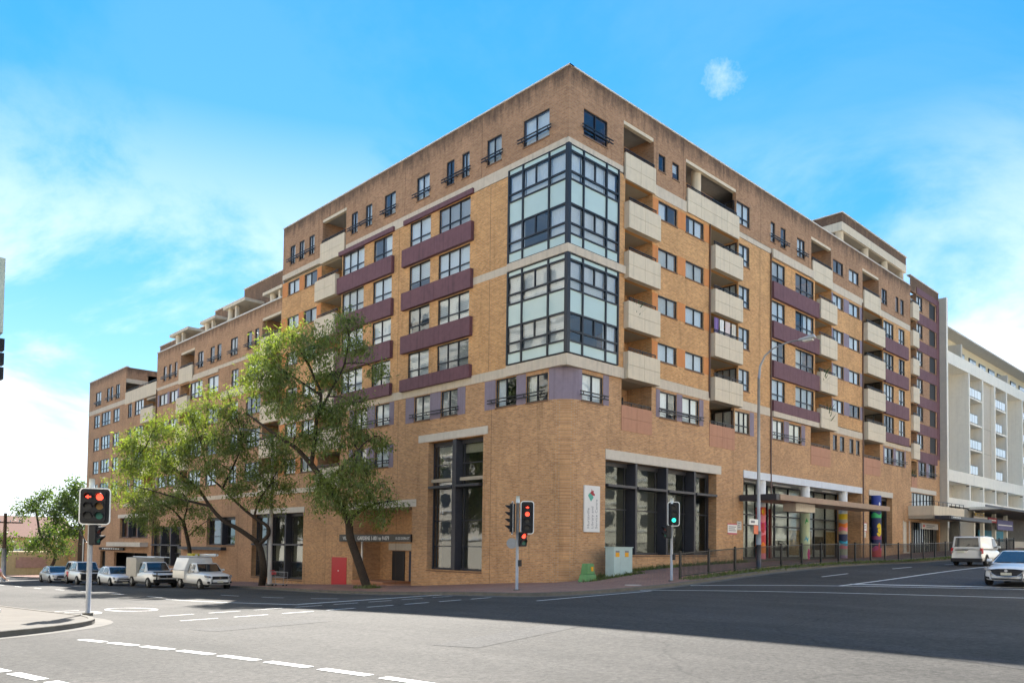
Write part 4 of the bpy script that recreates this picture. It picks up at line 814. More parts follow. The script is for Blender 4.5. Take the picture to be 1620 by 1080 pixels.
# second opening: dark glazing behind the navy column
shopwin('wide_window', RF, 37.34, 42.28, 2.12, 6.23, [39.8], [3.6], .55, .14, .02); brick_reveal(RF, 37.32, 42.3, 2.05, 6.25, .65)
# street canopy over the shopfront
cn = MB(); cn.box(16.6, 34.6, -2.6, -.07, 4.78, 5.08, 0); cn.box(16.55, 17.0, -2.62, -.08, 4.74, 5.12, 1); cn.box(17.0, 34.65, -2.66, -2.6, 4.75, 5.11, 2); cn.build('street_canopy', [mat('canopy_soffit', (.46, .36, .30), .8), STEEL, mat('canopy_fascia', (.36, .25, .18), .7)], BLD)
MB().box(20.6, 23.4, -1.9, -1.0, 4.2, 4.76).build('canopy_sign_box', LINT, BLD)
# last bay: narrow window, stone pier, office front with striped blinds, balcony and awning
m2 = MB(); fbox(m2, RF, 44.85, 46.2, -.26, -.2, 1.6, 4.35); m2.build('blank_panel', CURT2, BLD); m2 = MB(); fbox(m2, RF, 44.75, 46.3, .003, .06, 1.5, 1.6); fbox(m2, RF, 44.75, 44.85, .003, .06, 1.6, 4.4); fbox(m2, RF, 46.2, 46.3, .003, .06, 1.6, 4.4); m2.build('panel_surround', LINT, BLD)
m2 = MB(); fbox(m2, RF, 46.76, 48.2, -.5, -.3, -1, 4.35); m2.build('stone_pier', mat('slate_cladding', (.10, .095, .085), .9, var=.5, vscale=6), BLD)
ofm = MB(); us = [48.3+i*.6 for i in range(10)]
for x in us: fbox(ofm, RF, x-.04, x+.04, -.5, -.4, 1.2, 4.35)
fbox(ofm, RF, 48.2, 53.8, -.5, -.38, 1.1, 1.3); of = ofm.build('office_front', FRAME, BLD)
for i in range(9):
    m2 = MB(); fbox(m2, RF, us[i]+.04, us[i+1]-.04, -.46, -.45, 1.3, 4.35); m2.build('pane', GLASS, of)
    m2 = MB(); fbox(m2, RF, us[i]+.1, us[i+1]-.22, -.62, -.6, 1.3, 4.3); m2.build('vertical_blind', CURT2, of)
bl = MB(); bl.box(46.0, 54.3, -2.2, -.02, 4.9, 5.75, 0); bl.box(46.05, 54.3, -2.1, -.03, 4.6, 4.9, 1); b_ = bl.build('front_balcony', [CREAM, SOFF], BLD)
m2 = MB(); m2.box(46.05, 54.3, -2.18, -2.14, 6.1, 6.15); [m2.box(46.1+i*1.15, 46.14+i*1.15, -2.18, -2.14, 5.75, 6.1) for i in range(8)]; m2.box(46.05, 46.09, -2.18, -.05, 6.1, 6.15); m2.build('handrail', RAIL, b_)
MB().box(46.1, 58.5, -3.4, -2.22, 4.55, 4.85).build('office_awning', STEEL, BLD); m2 = MB().box(46.3, 49.6, -3.46, -3.41, 4.58, 4.84); aw_ = m2.build('awning_sign', RAIL, BLD); [MB().box(46.9+i*.42, 47.2+i*.42, -3.466, -3.461, 4.67, 4.76).build('print_line', WHITE, aw_) for i in range(5)]
m2 = MB().box(48.2, 52.6, -.42, -.3, 3.75, 4.3); hs_ = m2.build('hanging_sign', mat('sign_grey', (.55, .52, .50), .6, var=.05), BLD); m2 = MB(); m2.poly([p(48.45, .425, 4.0), p(48.8, .425, 3.9), p(49.1, .425, 4.05), p(48.75, .425, 4.18)]); m2.build('emblem', CP4['red'], hs_)
for z, a, b in ((4.1, 49.4, 51.6), (3.93, 49.4, 51.1)): m2 = MB(); fbox(m2, RF, a, b, .421, .424, z-.04, z+.04); m2.build('print_line', INK, hs_)
# washing on one balcony, plants on others
for i, (u, wd, m) in enumerate(((13.35, .45, mat('towel_violet', (.22, .15, .36), .9)), (13.95, .5, CURT), (14.6, .62, mat('towel_pink', (.68, .58, .56), .9)), (15.35, .5, CURT2))):
    m2 = MB(); n = 5
    for j in range(n): a, b = u+wd*j/n, u+wd*(j+1)/n; f = lambda x: .2+.03*math.sin(x*23); m2.quad(p(a, f(a), 14.95-.03*(i % 2)), p(b, f(b), 14.95), p(b, f(b), 15.95), p(a, f(a), 15.95))
    t_ = m2.build('towel', m); t_.modifiers.new('s', 'SOLIDIFY').thickness = .02
    tag(t_, ['violet towel drying on a cream balcony, leftmost of four', 'white towel drying beside the violet one on the balcony', 'pinkish towel, third of four drying on the balcony', 'cream towel drying nearest the glazed end of the balcony'][i], 'towel', 'towels drying on a balcony')

# plants and a drying rack on balconies
def potted(loc, label, seed, hgt=.7):
    r = empty('potted_plant', loc); tag(r, label, 'plant', 'plants on the balconies'); MB().tube([(0, 0, 0), (0, 0, .28)], [.12, .16], 12).build('pot', mat('terracotta', (.40, .17, .09), .8), r, True)
    rg = np.random.default_rng(seed); mb = MB()
    for i in range(70):
        a = rg.uniform(0, 6.28); l = rg.uniform(.2, hgt); t = rg.uniform(.1, .5); b = Vector((0, 0, .25+rg.uniform(0, hgt*.6))); e_ = b+Vector((math.cos(a)*l*t*1.4, math.sin(a)*l*t*1.4, l*.5)); s_ = Vector((-math.sin(a), math.cos(a), 0))*.035; mb.quad(tuple(b), tuple(b.lerp(e_, .5)+s_), tuple(e_), tuple(b.lerp(e_, .5)-s_))
    mb.build('foliage', mat('plant_green', (.05, .11, .03), .7, var=.3, vscale=9), r)
for i, (u, d, z_, lb_) in enumerate(((28.6, .12, H(2)-2.58+.16, 'leafy pot plant on the third-level balcony beside the plum bay'), (29.5, .1, H(1)-2.58+.16, 'pot plants showing over the lowest cream balcony by the plum bay'), (47.6, -.2, 7.5, 'bushy plant on the lowest balcony of the end bay'), (5.6, .1, H(2)-2.58+.16, 'plant on the cream balcony next to the glazed corner'))): q = RF.p(u, d, z_); potted(q, lb_, i, 1.6)

# ---------------------------------------------------------------- white concrete neighbour on the right
NB = empty('concrete_apartment_block', (54.5, -.65, 1.6)); tag(NB, 'pale grey concrete apartment block with tall fins, right of the brick block', 'building')
GREY = mat('grey_concrete', (.52, .465, .385), .8, var=.08, streak=.1); WCON = mat('white_concrete', (.80, .755, .66), .75, var=.05, streak=.12); WARMR = mat('attic_render', (.62, .54, .38), .8, var=.05)
NB_INV = Matrix.Translation((-54.5, .65, -1.6))
def nb(name, boxes, m, parent=NB):
    mb = MB()
    for b in boxes: mb.box(*b)
    o = mb.build(name, m, parent); o.data.transform(NB_INV); return o
Yf = -.65
nb('end_wall', [(54.5, 54.9, Yf, 14, -1, 26.6)], GREY); nb('end_wall_edge', [(54.48, 54.92, Yf-.04, Yf-.002, 4, 26.62)], WCON)
for x in (61.4, 66.05, 70.5, 75.15, 81.9, 86.5, 91): nb('fin', [(x, x+.38, Yf, 3, 6.9, 20.3)], WCON)
for a, b in ((54.92, 61.4), (61.78, 66.05), (66.43, 70.5), (70.88, 75.15), (75.53, 81.9), (82.28, 86.5), (86.88, 91)):
    stack = (a in (61.78, 70.88, 82.28)); d = 1.9 if stack else 2.6
    if a == 66.43: d = .4
    nb('recess_wall', [(a, b, Yf+d, 14, 9.7, 20.3)], GREY)
    for z in (12.45, 15.2): 
        if not stack: nb('panel_joint', [(a, b, Yf+d-.012, Yf+d-.002, z, z+.03)], mat('joint', (.25, .23, .2), .9))
    if stack:
        for k in range(4):
            z = 9.75+2.72*k; s_ = nb('balcony_slab', [(a, b, Yf+.05, Yf+1.9, z-.18, z)], WCON)
            nb('balcony_door', [(a+.5, a+2.2, Yf+1.82, Yf+1.89, z, z+2.2)], FRAME)
            gb = nb('balustrade', [(a+.05, b-(.1 if k % 2 else 1.4), Yf+.08, Yf+.11, z+.98, z+1.03)]+[(a+.05+i*.9, a+.08+i*.9, Yf+.08, Yf+.11, z, z+.98) for i in range(4)], RAIL); nb('glass_panel', [(a+.08, b-(.15 if k % 2 else 1.5), Yf+.09, Yf+.1, z+.1, z+.95)], mat('pale_glass', (.62, .72, .78), .1, var=.05, spec=.6), gb)
    nb('lower_recess', [(a, b, Yf+1.6, 14, 6.9, 8.6)], GREY); nb('lower_window', [(a+.4, a+2.6 if b-a > 4 else b-.4, Yf+1.52, Yf+1.59, 7.0, 8.5)], mat('dim_window', (.20, .18, .15), .3, var=.3))
    nb('awning_stay', [(b-.4, b-.34, Yf-.06, Yf+.2, 8.4, 8.5)], RAIL)
nb('upper_beam', [(54.92, 66.4, Yf, 3, 20.25, 21.45), (66.4, 95, Yf+.02, 3.0, 20.25, 21.4)], WCON); nb('mid_beam', [(54.92, 95, Yf-.02, 3, 8.62, 9.75)], WCON); nb('low_beam', [(54.92, 95, Yf-.01, 3, 6.2, 7.0)], WCON)
at_ = nb('attic', [(55, 95, 1.6, 13, 21.3, 24.4)], WARMR); nb('attic_roof', [(54.9, 96, .1, 14, 24.4, 24.55)], mat('eave', (.5, .46, .4), .7))
for x in (55.5, 65.2, 69.3, 73, 76.6, 80.2, 86, 90): w_ = nb('attic_window', [(x, x+2.4, 1.5, 1.59, 21.7, 23.6)], FRAME, NB); [nb('pane', [(x+.1+i*1.15, x+1.15+i*1.15, 1.48, 1.499, 21.8, 23.5)], mat('sky_glass', (.28, .38, .46), .06, var=.1, spec=.8), w_) for i in range(2)]
nb('attic_wall', [(60.5, 61, -.2, 1.6, 21.45, 23.2)], GREY); nb('attic_wall', [(77, 77.4, -.3, 1.6, 21.4, 22.6)], GREY)
nb('core', [(55, 95, 2.9, 14, -1, 21.3)], INTR)
# shops under it: awning, signs, pillars
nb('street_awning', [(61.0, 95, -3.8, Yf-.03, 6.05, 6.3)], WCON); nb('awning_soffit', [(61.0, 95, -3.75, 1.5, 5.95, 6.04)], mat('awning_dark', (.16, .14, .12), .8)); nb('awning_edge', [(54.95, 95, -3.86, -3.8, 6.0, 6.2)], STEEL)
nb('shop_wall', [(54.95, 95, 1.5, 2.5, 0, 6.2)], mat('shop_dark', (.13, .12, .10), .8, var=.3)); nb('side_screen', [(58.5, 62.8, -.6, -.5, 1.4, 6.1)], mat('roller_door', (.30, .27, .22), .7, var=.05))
for x in (63, 66.2, 70.5, 75): nb('pillar', [(x, x+.35, -.6, -.25, 1.2, 6.0)], WCON)
nb('planter_wall', [(61, 72, -1.2, -.9, 1.4, 2.9)], WCON); nb('planter_wall', [(74, 92, -1.2, -.9, 1.6, 3.0)], GREY)
for x0, x1, z0, z1, c in ((61.6, 66.2, 4.9, 5.4, (.62, .55, .48)), (66.4, 69.6, 4.9, 5.45, (.33, .03, .04)), (69.8, 76, 4.2, 5.3, (.13, .12, .28)), (70, 80, 3.0, 4.2, (.05, .25, .36)), (62, 65, 5.45, 5.75, (.6, .42, .12))):
    s_ = nb('shop_sign', [(x0, x1, -1.0 if z0 > 4 else .9, -.95 if z0 > 4 else 1.0, z0, z1)], mat('sign_%g' % x0, c, .6, var=.15, vscale=3)); 
    if z0 > 4: nb('print_line', [(x0+.3, x1-.4, -1.006, -1.001, (z0+z1)/2-.07, (z0+z1)/2+.06)], WHITE if c[0] < .5 else INK, s_)

# ---------------------------------------------------------------- low buildings and street end at far left
LB = empty('hall_building', (-1, 96, -2.6)); tag(LB, 'low cream hall with brown tiled roof at the end of the side street', 'building')
def lb(name, boxes, m, parent=LB):
    mb = MB()
    for b in boxes: mb.box(*b)
    o = mb.build(name, m, parent); o.data.transform(Matrix.Translation((1, -96, 2.6))); return o
CRW = mat('hall_cream', (.56, .45, .26), .85, var=.12, streak=.2)
lb('wall', [(-22, 4.5, 100, 118, -3.5, 2.1)], CRW); lb('wing_wall', [(-7, 4, 92, 100, -3.5, .2)], mat('hall_cream_low', (.52, .40, .22), .85, var=.12, streak=.2))
rfm = MB(); rfm.hexa([(-23, 99.4, 2.1), (5, 99.4, 2.1), (5, 119, 2.1), (-23, 119, 2.1), (-23, 106, 5.2), (5, 106, 5.2), (5, 112, 5.2), (-23, 112, 5.2)]); o_ = rfm.build('roof', mat('brown_tiles', (.22, .10, .065), .9, var=.25, vscale=8), LB); o_.data.transform(Matrix.Translation((1, -96, 2.6)))
for i in range(7): lb('pilaster', [(-20+i*3.4, -19.6+i*3.4, 99.8, 99.998, -3.5, 2.0)], CRW)
for i in range(4): lb('air_conditioner', [(-9.5+i*2.2, -8.5+i*2.2, 99.3, 99.95, -.2, .6)], WHITE)
lb('notice_panel', [(-4.2, -.6, 91.9, 91.99, -1.9, -.5)], mat('panel_red', (.4, .24, .2), .7, var=.2)); lb('brick_end', [(2, 5.2, 88, 99, -3.5, 3.2)], mat('end_orange', (.55, .30, .13), .85, var=.1)); lb('dark_doorway', [(2.4, 4.6, 87.9, 87.99, -3.5, 2.0)], DARK)
for i in range(3): lb('door_bar', [(2.5+i*.9, 2.6+i*.9, 87.8, 87.89, -3.3, 2.0)], WHITE)
# power pole
PP = empty('power_pole', (-12.4, 57.4, -2.1)); tag(PP, 'weathered timber power pole with crossarm at the far left', 'power pole')
MB().tube([(0, 0, 0), (0, 0, 6.2)], [.17, .13], 10).build('pole', mat('old_timber', (.10, .065, .045), .9, var=.3), PP, True); MB().tube([(0, 0, 0), (0, 0, 3.0)], [.2, .19], 10).build('metal_sleeve', mat('galv', (.34, .35, .36), .6, var=.15), PP, True); MB().box(-1.4, 1.4, -.05, .05, 5.3, 5.42).build('crossarm', MATS['old_timber'], PP)
for i in (-1.1, -.4, .4, 1.1): MB().tube([(i, 0, 5.42), (i, 0, 5.6)], .04, 8).build('insulator', WHITE, PP)
# awning of a shop on the near left corner
AW = empty('shop_awning', (-24.0, 24, 2.4)); tag(AW, 'flat grey street awning reaching in from the left edge', 'awning')
MB().box(-6, 2.4, -9, 3.2, 1.0, 1.25).build('roof_sheet', mat('awning_grey', (.30, .32, .28), .6, var=.1), AW); MB().box(-6, 2.3, -8.9, 3.1, .86, .995).build('soffit', WHITE, AW); MB().tube([(-5.5, 0, -3.6), (-5.5, 0, 1)], .06).build('post', STEEL, AW)

# ---------------------------------------------------------------- trees
def at(x, y, D):      # a point on the sight line through photo pixel (x, y) at camera depth D metres
    v = r2*((x-810)/1247.0135)-u2*((y-819.0228)/1247.0135)+fwd; return Vector((-29.0529, -26.3168, 1.6))+v*D
def leaf_mat(name, col, trans):
    m = bpy.data.materials.new(name); m.use_nodes = True; t = m.node_tree; t.nodes.clear(); L = t.links
    o = t.nodes.new('ShaderNodeOutputMaterial'); d = t.nodes.new('ShaderNodeBsdfDiffuse'); tr = t.nodes.new('ShaderNodeBsdfTranslucent'); mx = t.nodes.new('ShaderNodeMixShader'); mx.inputs[0].default_value = .42
    gi = t.nodes.new('ShaderNodeNewGeometry'); rp = t.nodes.new('ShaderNodeValToRGB'); rp.color_ramp.elements[0].color = (*[c*.6 for c in col], 1); rp.color_ramp.elements[1].color = (*[min(1, c*1.5) for c in col], 1); L.new(gi.outputs['Random Per Island'], rp.inputs[0])
    L.new(rp.outputs[0], d.inputs[0]); hs2 = t.nodes.new('ShaderNodeMixRGB'); hs2.blend_type = 'MULTIPLY'; hs2.inputs[0].default_value = 1; hs2.inputs[2].default_value = (*trans, 1); L.new(rp.outputs[0], hs2.inputs[1]); L.new(hs2.outputs[0], tr.inputs[0])
    gl = t.nodes.new('ShaderNodeBsdfGlossy'); gl.inputs['Roughness'].default_value = .45; m2 = t.nodes.new('ShaderNodeMixShader'); m2.inputs[0].default_value = .05
    L.new(d.outputs[0], mx.inputs[1]); L.new(tr.outputs[0], mx.inputs[2]); L.new(mx.outputs[0], m2.inputs[1]); L.new(gl.outputs[0], m2.inputs[2]); L.new(m2.outputs[0], o.inputs[0]); return m
LEAF = leaf_mat('gum_leaf', (.125, .17, .05), (2.2, 2.1, .6)); LEAF2 = leaf_mat('broad_leaf', (.075, .12, .03), (1.6, 1.6, .6))
BARK = mat('dark_bark', (.050, .038, .030), .95, var=.35, vscale=9, bump=.8, bscale=14)
def tree(name, label, base, limbs, lobes, D0, leaf_n, leaf=(.062, .24), m=LEAF, seed=1, droop=.75, cl=.27, per=42):
    rg = np.random.default_rng(seed); root = empty(name, base); tag(root, label, 'tree'); inv = Matrix.Translation(-Vector(base)); mb = MB(); nodes = []
    for path, r0, r1 in limbs:
        pts = [Vector(base) if q is None else at(*q) for q in path]
        fine = []                               # round the kinks off
        for i in range(len(pts)-1):
            a, b = pts[i], pts[i+1]; c0 = pts[i-1] if i else a; c3 = pts[i+2] if i+2 < len(pts) else b
            for s in range(4):
                t = s/4; fine.append(.5*((2*a)+(b-c0)*t+(2*c0-5*a+4*b-c3)*t*t+(3*a-c0-3*b+c3)*t**3))
        fine.append(pts[-1]); k = len(fine); mb.tube(fine, [r0+(r1-r0)*i/(k-1) for i in range(k)], 9); nodes += fine
    V, Fc = [], []
    for (lx, ly, rx, ry, dD) in lobes:
        D = D0+dD; c = at(lx, ly, D); sc = D/1247.; R3 = np.array([rx*sc, ry*sc, (rx+ry)/2*sc*.9])
        best = min(nodes, key=lambda q: (q-c).length); mid = best.lerp(c, .55)+Vector((0, 0, .25)); mb.tube([best, mid, c], [.05, .035, .012], 5)
        ncl = max(6, int(leaf_n*R3[0]*R3[1]*4/per/1.0)); ax = np.array([r2, u2, fwd])
        for q in range(ncl):
            v = rg.normal(size=3); v /= np.linalg.norm(v); v *= rg.random()**.45; ctr = np.array(c)+(v*R3)@ax
            if q % 5 == 0: cv = Vector(ctr); mb.tube([c.lerp(best, .25), c.lerp(cv, .6)+Vector((0, 0, .12)), cv], [.018, .012, .006], 4, cap=False)
            n = per; P = ctr+rg.normal(size=(n, 3))*np.array([cl, cl, cl*.8]); 
            dr = rg.normal(size=(n, 3)); dr[:, 2] -= droop*1.8; dr /= np.linalg.norm(dr, axis=1)[:, None]; sd_ = np.cross(dr, rg.normal(size=(n, 3))); sd_ /= np.linalg.norm(sd_, axis=1)[:, None]
            ll = leaf[1]*rg.uniform(.5, 1.5, n)[:, None]; ww = leaf[0]*rg.uniform(.6, 1.5, n)[:, None]
            b0 = len(V)*4; V.append(np.stack([P, P+dr*ll*.5+sd_*ww*.5, P+dr*ll, P+dr*ll*.5-sd_*ww*.5], 1).reshape(-1, 3))
    tr = mb.build('trunk', BARK, root, True); tr.data.transform(inv)
    A = np.concatenate(V)-np.array(base); me_ = bpy.data.meshes.new('crown'); n4 = len(A)//4; me_.vertices.add(len(A)); me_.vertices.foreach_set('co', A.ravel()); me_.loops.add(len(A)); me_.loops.foreach_set('vertex_index', np.arange(len(A), dtype=np.int32)); me_.polygons.add(n4); me_.polygons.foreach_set('loop_start', np.arange(0, len(A), 4, dtype=np.int32)); me_.polygons.foreach_set('loop_total', np.full(n4, 4, dtype=np.int32)); me_.materials.append(m); me_.update(); me_.validate()
    link('crown', me_, root); return root
z = lambda x, y: g(x, y)+.1
tree('street_tree', 'tall leaning gum tree in front of the brick building entry', (-2.8, 13.1, z(-2.8, 13.1)),
 [([None, (566, 885, 46.3), (554, 850, 46.0), (551, 824, 46.0), (537, 795, 45.8), (516, 766, 45.6), (492, 734, 45.5)], .27, .17), ([(492, 734, 45.5), (469, 709, 45.3), (443, 692, 45.2), (415, 672, 45.0), (392, 655, 45)], .15, .05), ([(492, 734, 45.5), (498, 697, 45.6), (501, 660, 45.6), (508, 625, 45.5), (494, 590, 45.4), (482, 560, 45.2)], .14, .05),
  ([(501, 660, 45.6), (525, 615, 45.8), (545, 575, 45.8), (552, 530, 45.6)], .09, .03), ([(551, 824, 46.0), (572, 806, 45.4), (600, 795, 45.2), (622, 792, 45.0)], .11, .03), ([(508, 625, 45.5), (470, 600, 44), (440, 580, 42.6)], .08, .03), ([(494, 590, 45.4), (478, 560, 43.5), (462, 540, 42.6)], .06, .02), ([(516, 766, 45.6), (545, 735, 45.2), (572, 705, 45), (592, 690, 45)], .10, .03)],
 [(428, 570, 38, 44, -3.2), (462, 535, 34, 28, -3.0), (405, 610, 22, 34, -3), (455, 600, 38, 34, -2.6), (500, 545, 34, 32, -1.5), (545, 515, 32, 22, .2), (562, 555, 24, 28, .3), (522, 590, 34, 30, .3), (480, 640, 36, 28, -.3), (440, 645, 26, 24, -2.5), (600, 585, 18, 20, .2), (525, 650, 38, 28, 0), (560, 640, 26, 24, .2), (575, 682, 28, 22, -.2), (607, 702, 22, 16, -.3), (545, 690, 30, 22, 0), (500, 700, 28, 24, -.5), (470, 690, 24, 18, -.8),
  (545, 752, 40, 28, -.6), (578, 775, 42, 26, -.8), (612, 795, 28, 12, -.9), (520, 790, 28, 28, -.5), (555, 800, 30, 20, -.8), (570, 740, 30, 24, -.6), (500, 770, 20, 22, -.3), (600, 820, 20, 14, -.8)], 45.5, 250, seed=3)
tree('street_tree', 'spreading gum tree with low forked trunk behind the parked utes', (-4.0, 24.0, z(-4, 24)),
 [([None, (417, 900, 52.6), (412, 868, 52.5), (404, 855, 52.3)], .25, .19), ([(404, 855, 52.3), (380, 838, 52), (352, 822, 51.7), (332, 800, 51.5), (315, 775, 51.3), (290, 752, 51.2), (262, 735, 51)], .17, .05), ([(408, 862, 52.4), (424, 846, 52.2), (423, 832, 52), (402, 818, 51.9), (378, 798, 51.8), (352, 772, 51.6), (330, 750, 51.5), (322, 715, 51.5)], .14, .04), ([(332, 800, 51.5), (298, 792, 51), (262, 782, 50.8), (238, 775, 50.6)], .09, .03), ([(402, 818, 51.9), (410, 790, 51.6), (425, 770, 51.5)], .08, .03), ([(352, 772, 51.6), (370, 735, 51.3), (385, 700, 51.2)], .08, .03), ([(290, 752, 51.2), (250, 720, 51), (215, 700, 50.8)], .06, .02)],
 [(250, 675, 34, 26, -.6), (222, 712, 32, 32, -.9), (205, 745, 26, 26, -1), (282, 712, 36, 30, -.6), (262, 745, 34, 26, -.8), (315, 690, 30, 34, -.4), (300, 655, 24, 18, -.4), (345, 650, 30, 20, -1.5), (352, 690, 30, 30, -2), (185, 772, 20, 20, -1), (225, 780, 26, 20, -1), (335, 735, 30, 24, -2), (385, 665, 24, 22, -.2), (385, 705, 32, 26, -.2), (405, 745, 32, 24, -.2), (440, 765, 26, 22, 0), (452, 730, 22, 26, 0), (300, 770, 26, 18, -.7), (375, 770, 26, 18, -.3), (435, 700, 22, 26, 0), (330, 622, 16, 12, -.4), (200, 700, 18, 16, -.9), (360, 620, 14, 12, -.3), (420, 795, 28, 16, 0)], 51.8, 250, seed=5)
tree('street_tree', 'smaller dark tree behind the white box ute', (-3.6, 38.5, z(-3.6, 38.5)),
 [([None, (300, 880, 64), (296, 850, 63.8), (290, 825, 63.5)], .18, .13), ([(290, 825, 63.5), (272, 805, 63), (250, 795, 62.8)], .09, .03), ([(290, 825, 63.5), (296, 800, 63.3), (290, 780, 63)], .08, .03), ([(296, 850, 63.8), (318, 830, 63.2), (330, 822, 63)], .05, .02)],
 [(260, 800, 28, 20, -.3), (225, 812, 24, 18, -.5), (285, 785, 28, 18, 0), (240, 835, 22, 10, -.5), (312, 808, 22, 14, 0), (318, 838, 14, 10, 0), (210, 795, 16, 16, -.6), (275, 830, 16, 10, 0)], 63.3, 250, seed=8)
tree('street_tree', 'thin green tree beside the low cream hall at far left', (-1.6, 88, z(-1.6, 88)),
 [([None, (88, 880, 100), (78, 862, 99.5), (64, 845, 99), (60, 825, 99), (56, 805, 99)], .22, .1), ([(64, 845, 99), (85, 838, 99), (100, 845, 99)], .1, .04)],
 [(50, 800, 20, 14, 0), (68, 785, 14, 12, 0), (35, 812, 10, 10, 0), (70, 855, 22, 14, 0), (95, 868, 18, 10, 0), (50, 862, 14, 10, 0), (80, 835, 14, 10, 0), (100, 850, 12, 10, 0)], 99, 110, leaf=(.16, .3), m=LEAF2, seed=12, cl=.5, per=24)
tree('street_tree', 'bushy yellow-green tree next to the end of the brick building', (1.2, 84, z(1.2, 84)),
 [([None, (127, 860, 97), (128, 835, 97), (122, 818, 97), (105, 800, 97)], .3, .12), ([(128, 835, 97), (108, 832, 97), (90, 820, 97), (82, 812, 97)], .12, .05), ([(122, 818, 97), (128, 795, 97), (125, 780, 97)], .1, .04)],
 [(105, 785, 18, 12, 0), (125, 778, 14, 14, 0), (95, 800, 16, 12, 0), (115, 805, 18, 14, 0), (128, 825, 12, 14, 0), (92, 825, 14, 12, 0), (108, 838, 16, 12, 0), (118, 765, 8, 6, 0), (80, 808, 10, 8, 0)], 97, 115, leaf=(.18, .32), m=LEAF2, seed=13, cl=.5, per=24)
tree('street_tree', 'small leafy tree at the extreme left beside the power pole', (-11.5, 62, z(-11.5, 62)), [([None, (4, 880, 76), (5, 860, 76)], .12, .06)], [(6, 850, 12, 12, 0), (-6, 845, 12, 14, 0), (12, 862, 8, 8, 0), (2, 872, 10, 8, 0)], 76, 60, leaf=(.14, .26), m=LEAF2, seed=15, cl=.45, per=24)

# ---------------------------------------------------------------- road markings
def draped(name, quads, m, dz=.007, label=None, seg=1.0):
    mb = MB()
    for (a, b, wd) in quads:       # centre line a->b, width
        a, b = np.array(a, float), np.array(b, float); L_ = np.linalg.norm(b-a); t = (b-a)/L_; n = np.array([-t[1], t[0]])*wd/2; k = max(1, int(L_/seg))
        for i in range(k):
            p0, p1 = a+t*L_*i/k, a+t*L_*(i+1)/k; c = [p0-n, p1-n, p1+n, p0+n]; zz = gA(np.array([q[0] for q in c]), np.array([q[1] for q in c]))+dz; mb.poly([(c[j][0], c[j][1], zz[j]) for j in range(4)])
    o = mb.build(name, m); tag(o, label, kind='structure'); return o
def dashes(a, b, on, off, wd):
    a, b = np.array(a, float), np.array(b, float); L_ = np.linalg.norm(b-a); t = (b-a)/L_; s = 0; out_ = []
    while s+on < L_: out_.append((a+t*s, a+t*(s+on), wd)); s += on+off
    return out_
def patch(name, pts, m, dz, label, nn=12):
    e = resample([pts[0], pts[1]], 1.0); k = len(e); f = [(pts[3][0]+(pts[2][0]-pts[3][0])*i/(k-1), pts[3][1]+(pts[2][1]-pts[3][1])*i/(k-1)) for i in range(k)]
    return strip(name, e, f, m, dz, nn, label=label)
patch('asphalt_patch', [(3.5, -12.3), (75, -11.6), (75, -21.5), (7.5, -21.5)], ASPH2, .003, 'newer darker asphalt on the oncoming lanes')
for i, (a, b, wd) in enumerate(dashes((-24.35, -9.4), (-22.5, -24), .98, .26, .17)+dashes((-26.75, -11.5), (-25.7, -20), .98, .26, .17)): draped('crossing_dash', [(a, b, wd)], PAINT)
for q in dashes((-20.5, -2.9), (-9.0, -2.6), 1.0, .45, .13)+dashes((-21.0, -5.7), (-9.6, -5.4), 1.0, .45, .13): draped('crossing_dash', [q], PAINT)
draped('stop_line', [((-15.0, -1.0), (-8.4, -.7), .3)], PAINT); draped('edge_line', [((-15.2, -1.4), (-15.2, 11), .12)], PAINT)
for q in dashes((-14.6, 13), (-14.6, 75), 2.0, 3.5, .12)+dashes((-11.6, 2), (-11.4, 16), 2.2, 2.5, .1): draped('lane_dash', [q], PAINT)
draped('crossing_line', [((-3.65, -7.35), (1.9, -19.6), .15)], PAINT); draped('crossing_line', [((-.1, -7.35), (7.6, -18.6), .15)], PAINT); draped('stop_line', [((4.6, -12.2), (9.2, -19.0), .32)], PAINT)
draped('centre_line', [((3.2, -12.3), (75, -11.4), .14)], PAINT)
for q in dashes((8, -9.4), (70, -8.9), 3.0, 6.0, .12)+dashes((14, -15.6), (70, -15), 3.0, 6.0, .12): draped('lane_dash', [q], PAINT)
draped('crossing_line', [((-10.6, -8.4), (-3.8, -8.0), .13)], PAINT)
# speed figure painted on the side street, stretched along the lane
cx, cy = -19.5, 2.5; el_ = [(cx+.62*math.cos(2*math.pi*i/28), cy+1.6*math.sin(2*math.pi*i/28)) for i in range(29)]; f5 = [(.5, 1.6), (-.5, 1.6), (-.5, .3), (0, .5), (.42, .3), (.56, -.3), (.4, -1.1), (0, -1.55), (-.55, -1.35)]; f5 = [(-21.25+a, cy-.2+b) for a, b in smooth(f5, 2)]
draped('road_number', [(a, b, .13) for a, b in list(zip(el_[:-1], el_[1:]))+list(zip(f5[:-1], f5[1:]))], PAINT, label='white speed figure painted on the side street')
mh = MB(); n = 20; zc0 = g(-2.3, -6)+.126; mh.poly([(-2.3+.36*math.cos(2*math.pi*i/n), -6+.36*math.sin(2*math.pi*i/n), zc0+.01) for i in range(n)]); mh.tube([(-2.3, -6, zc0-.05), (-2.3, -6, zc0+.008)], .36, 20); tag(mh.build('manhole_cover', mat('pale_cover', (.50, .44, .38), .8, var=.15)), 'pale round access cover in the red footpath', 'manhole cover')
mh = MB(); zc0 = g(-26.6, -10.2); mh.tube([(-27.3, -11.3, zc0-.05), (-27.3, -11.3, zc0+.012)], .55, 24); tag(mh.build('manhole_cover', mat('road_cover', (.16, .145, .125), .8, var=.15)), 'grey round access cover in the road near the left corner', 'manhole cover')

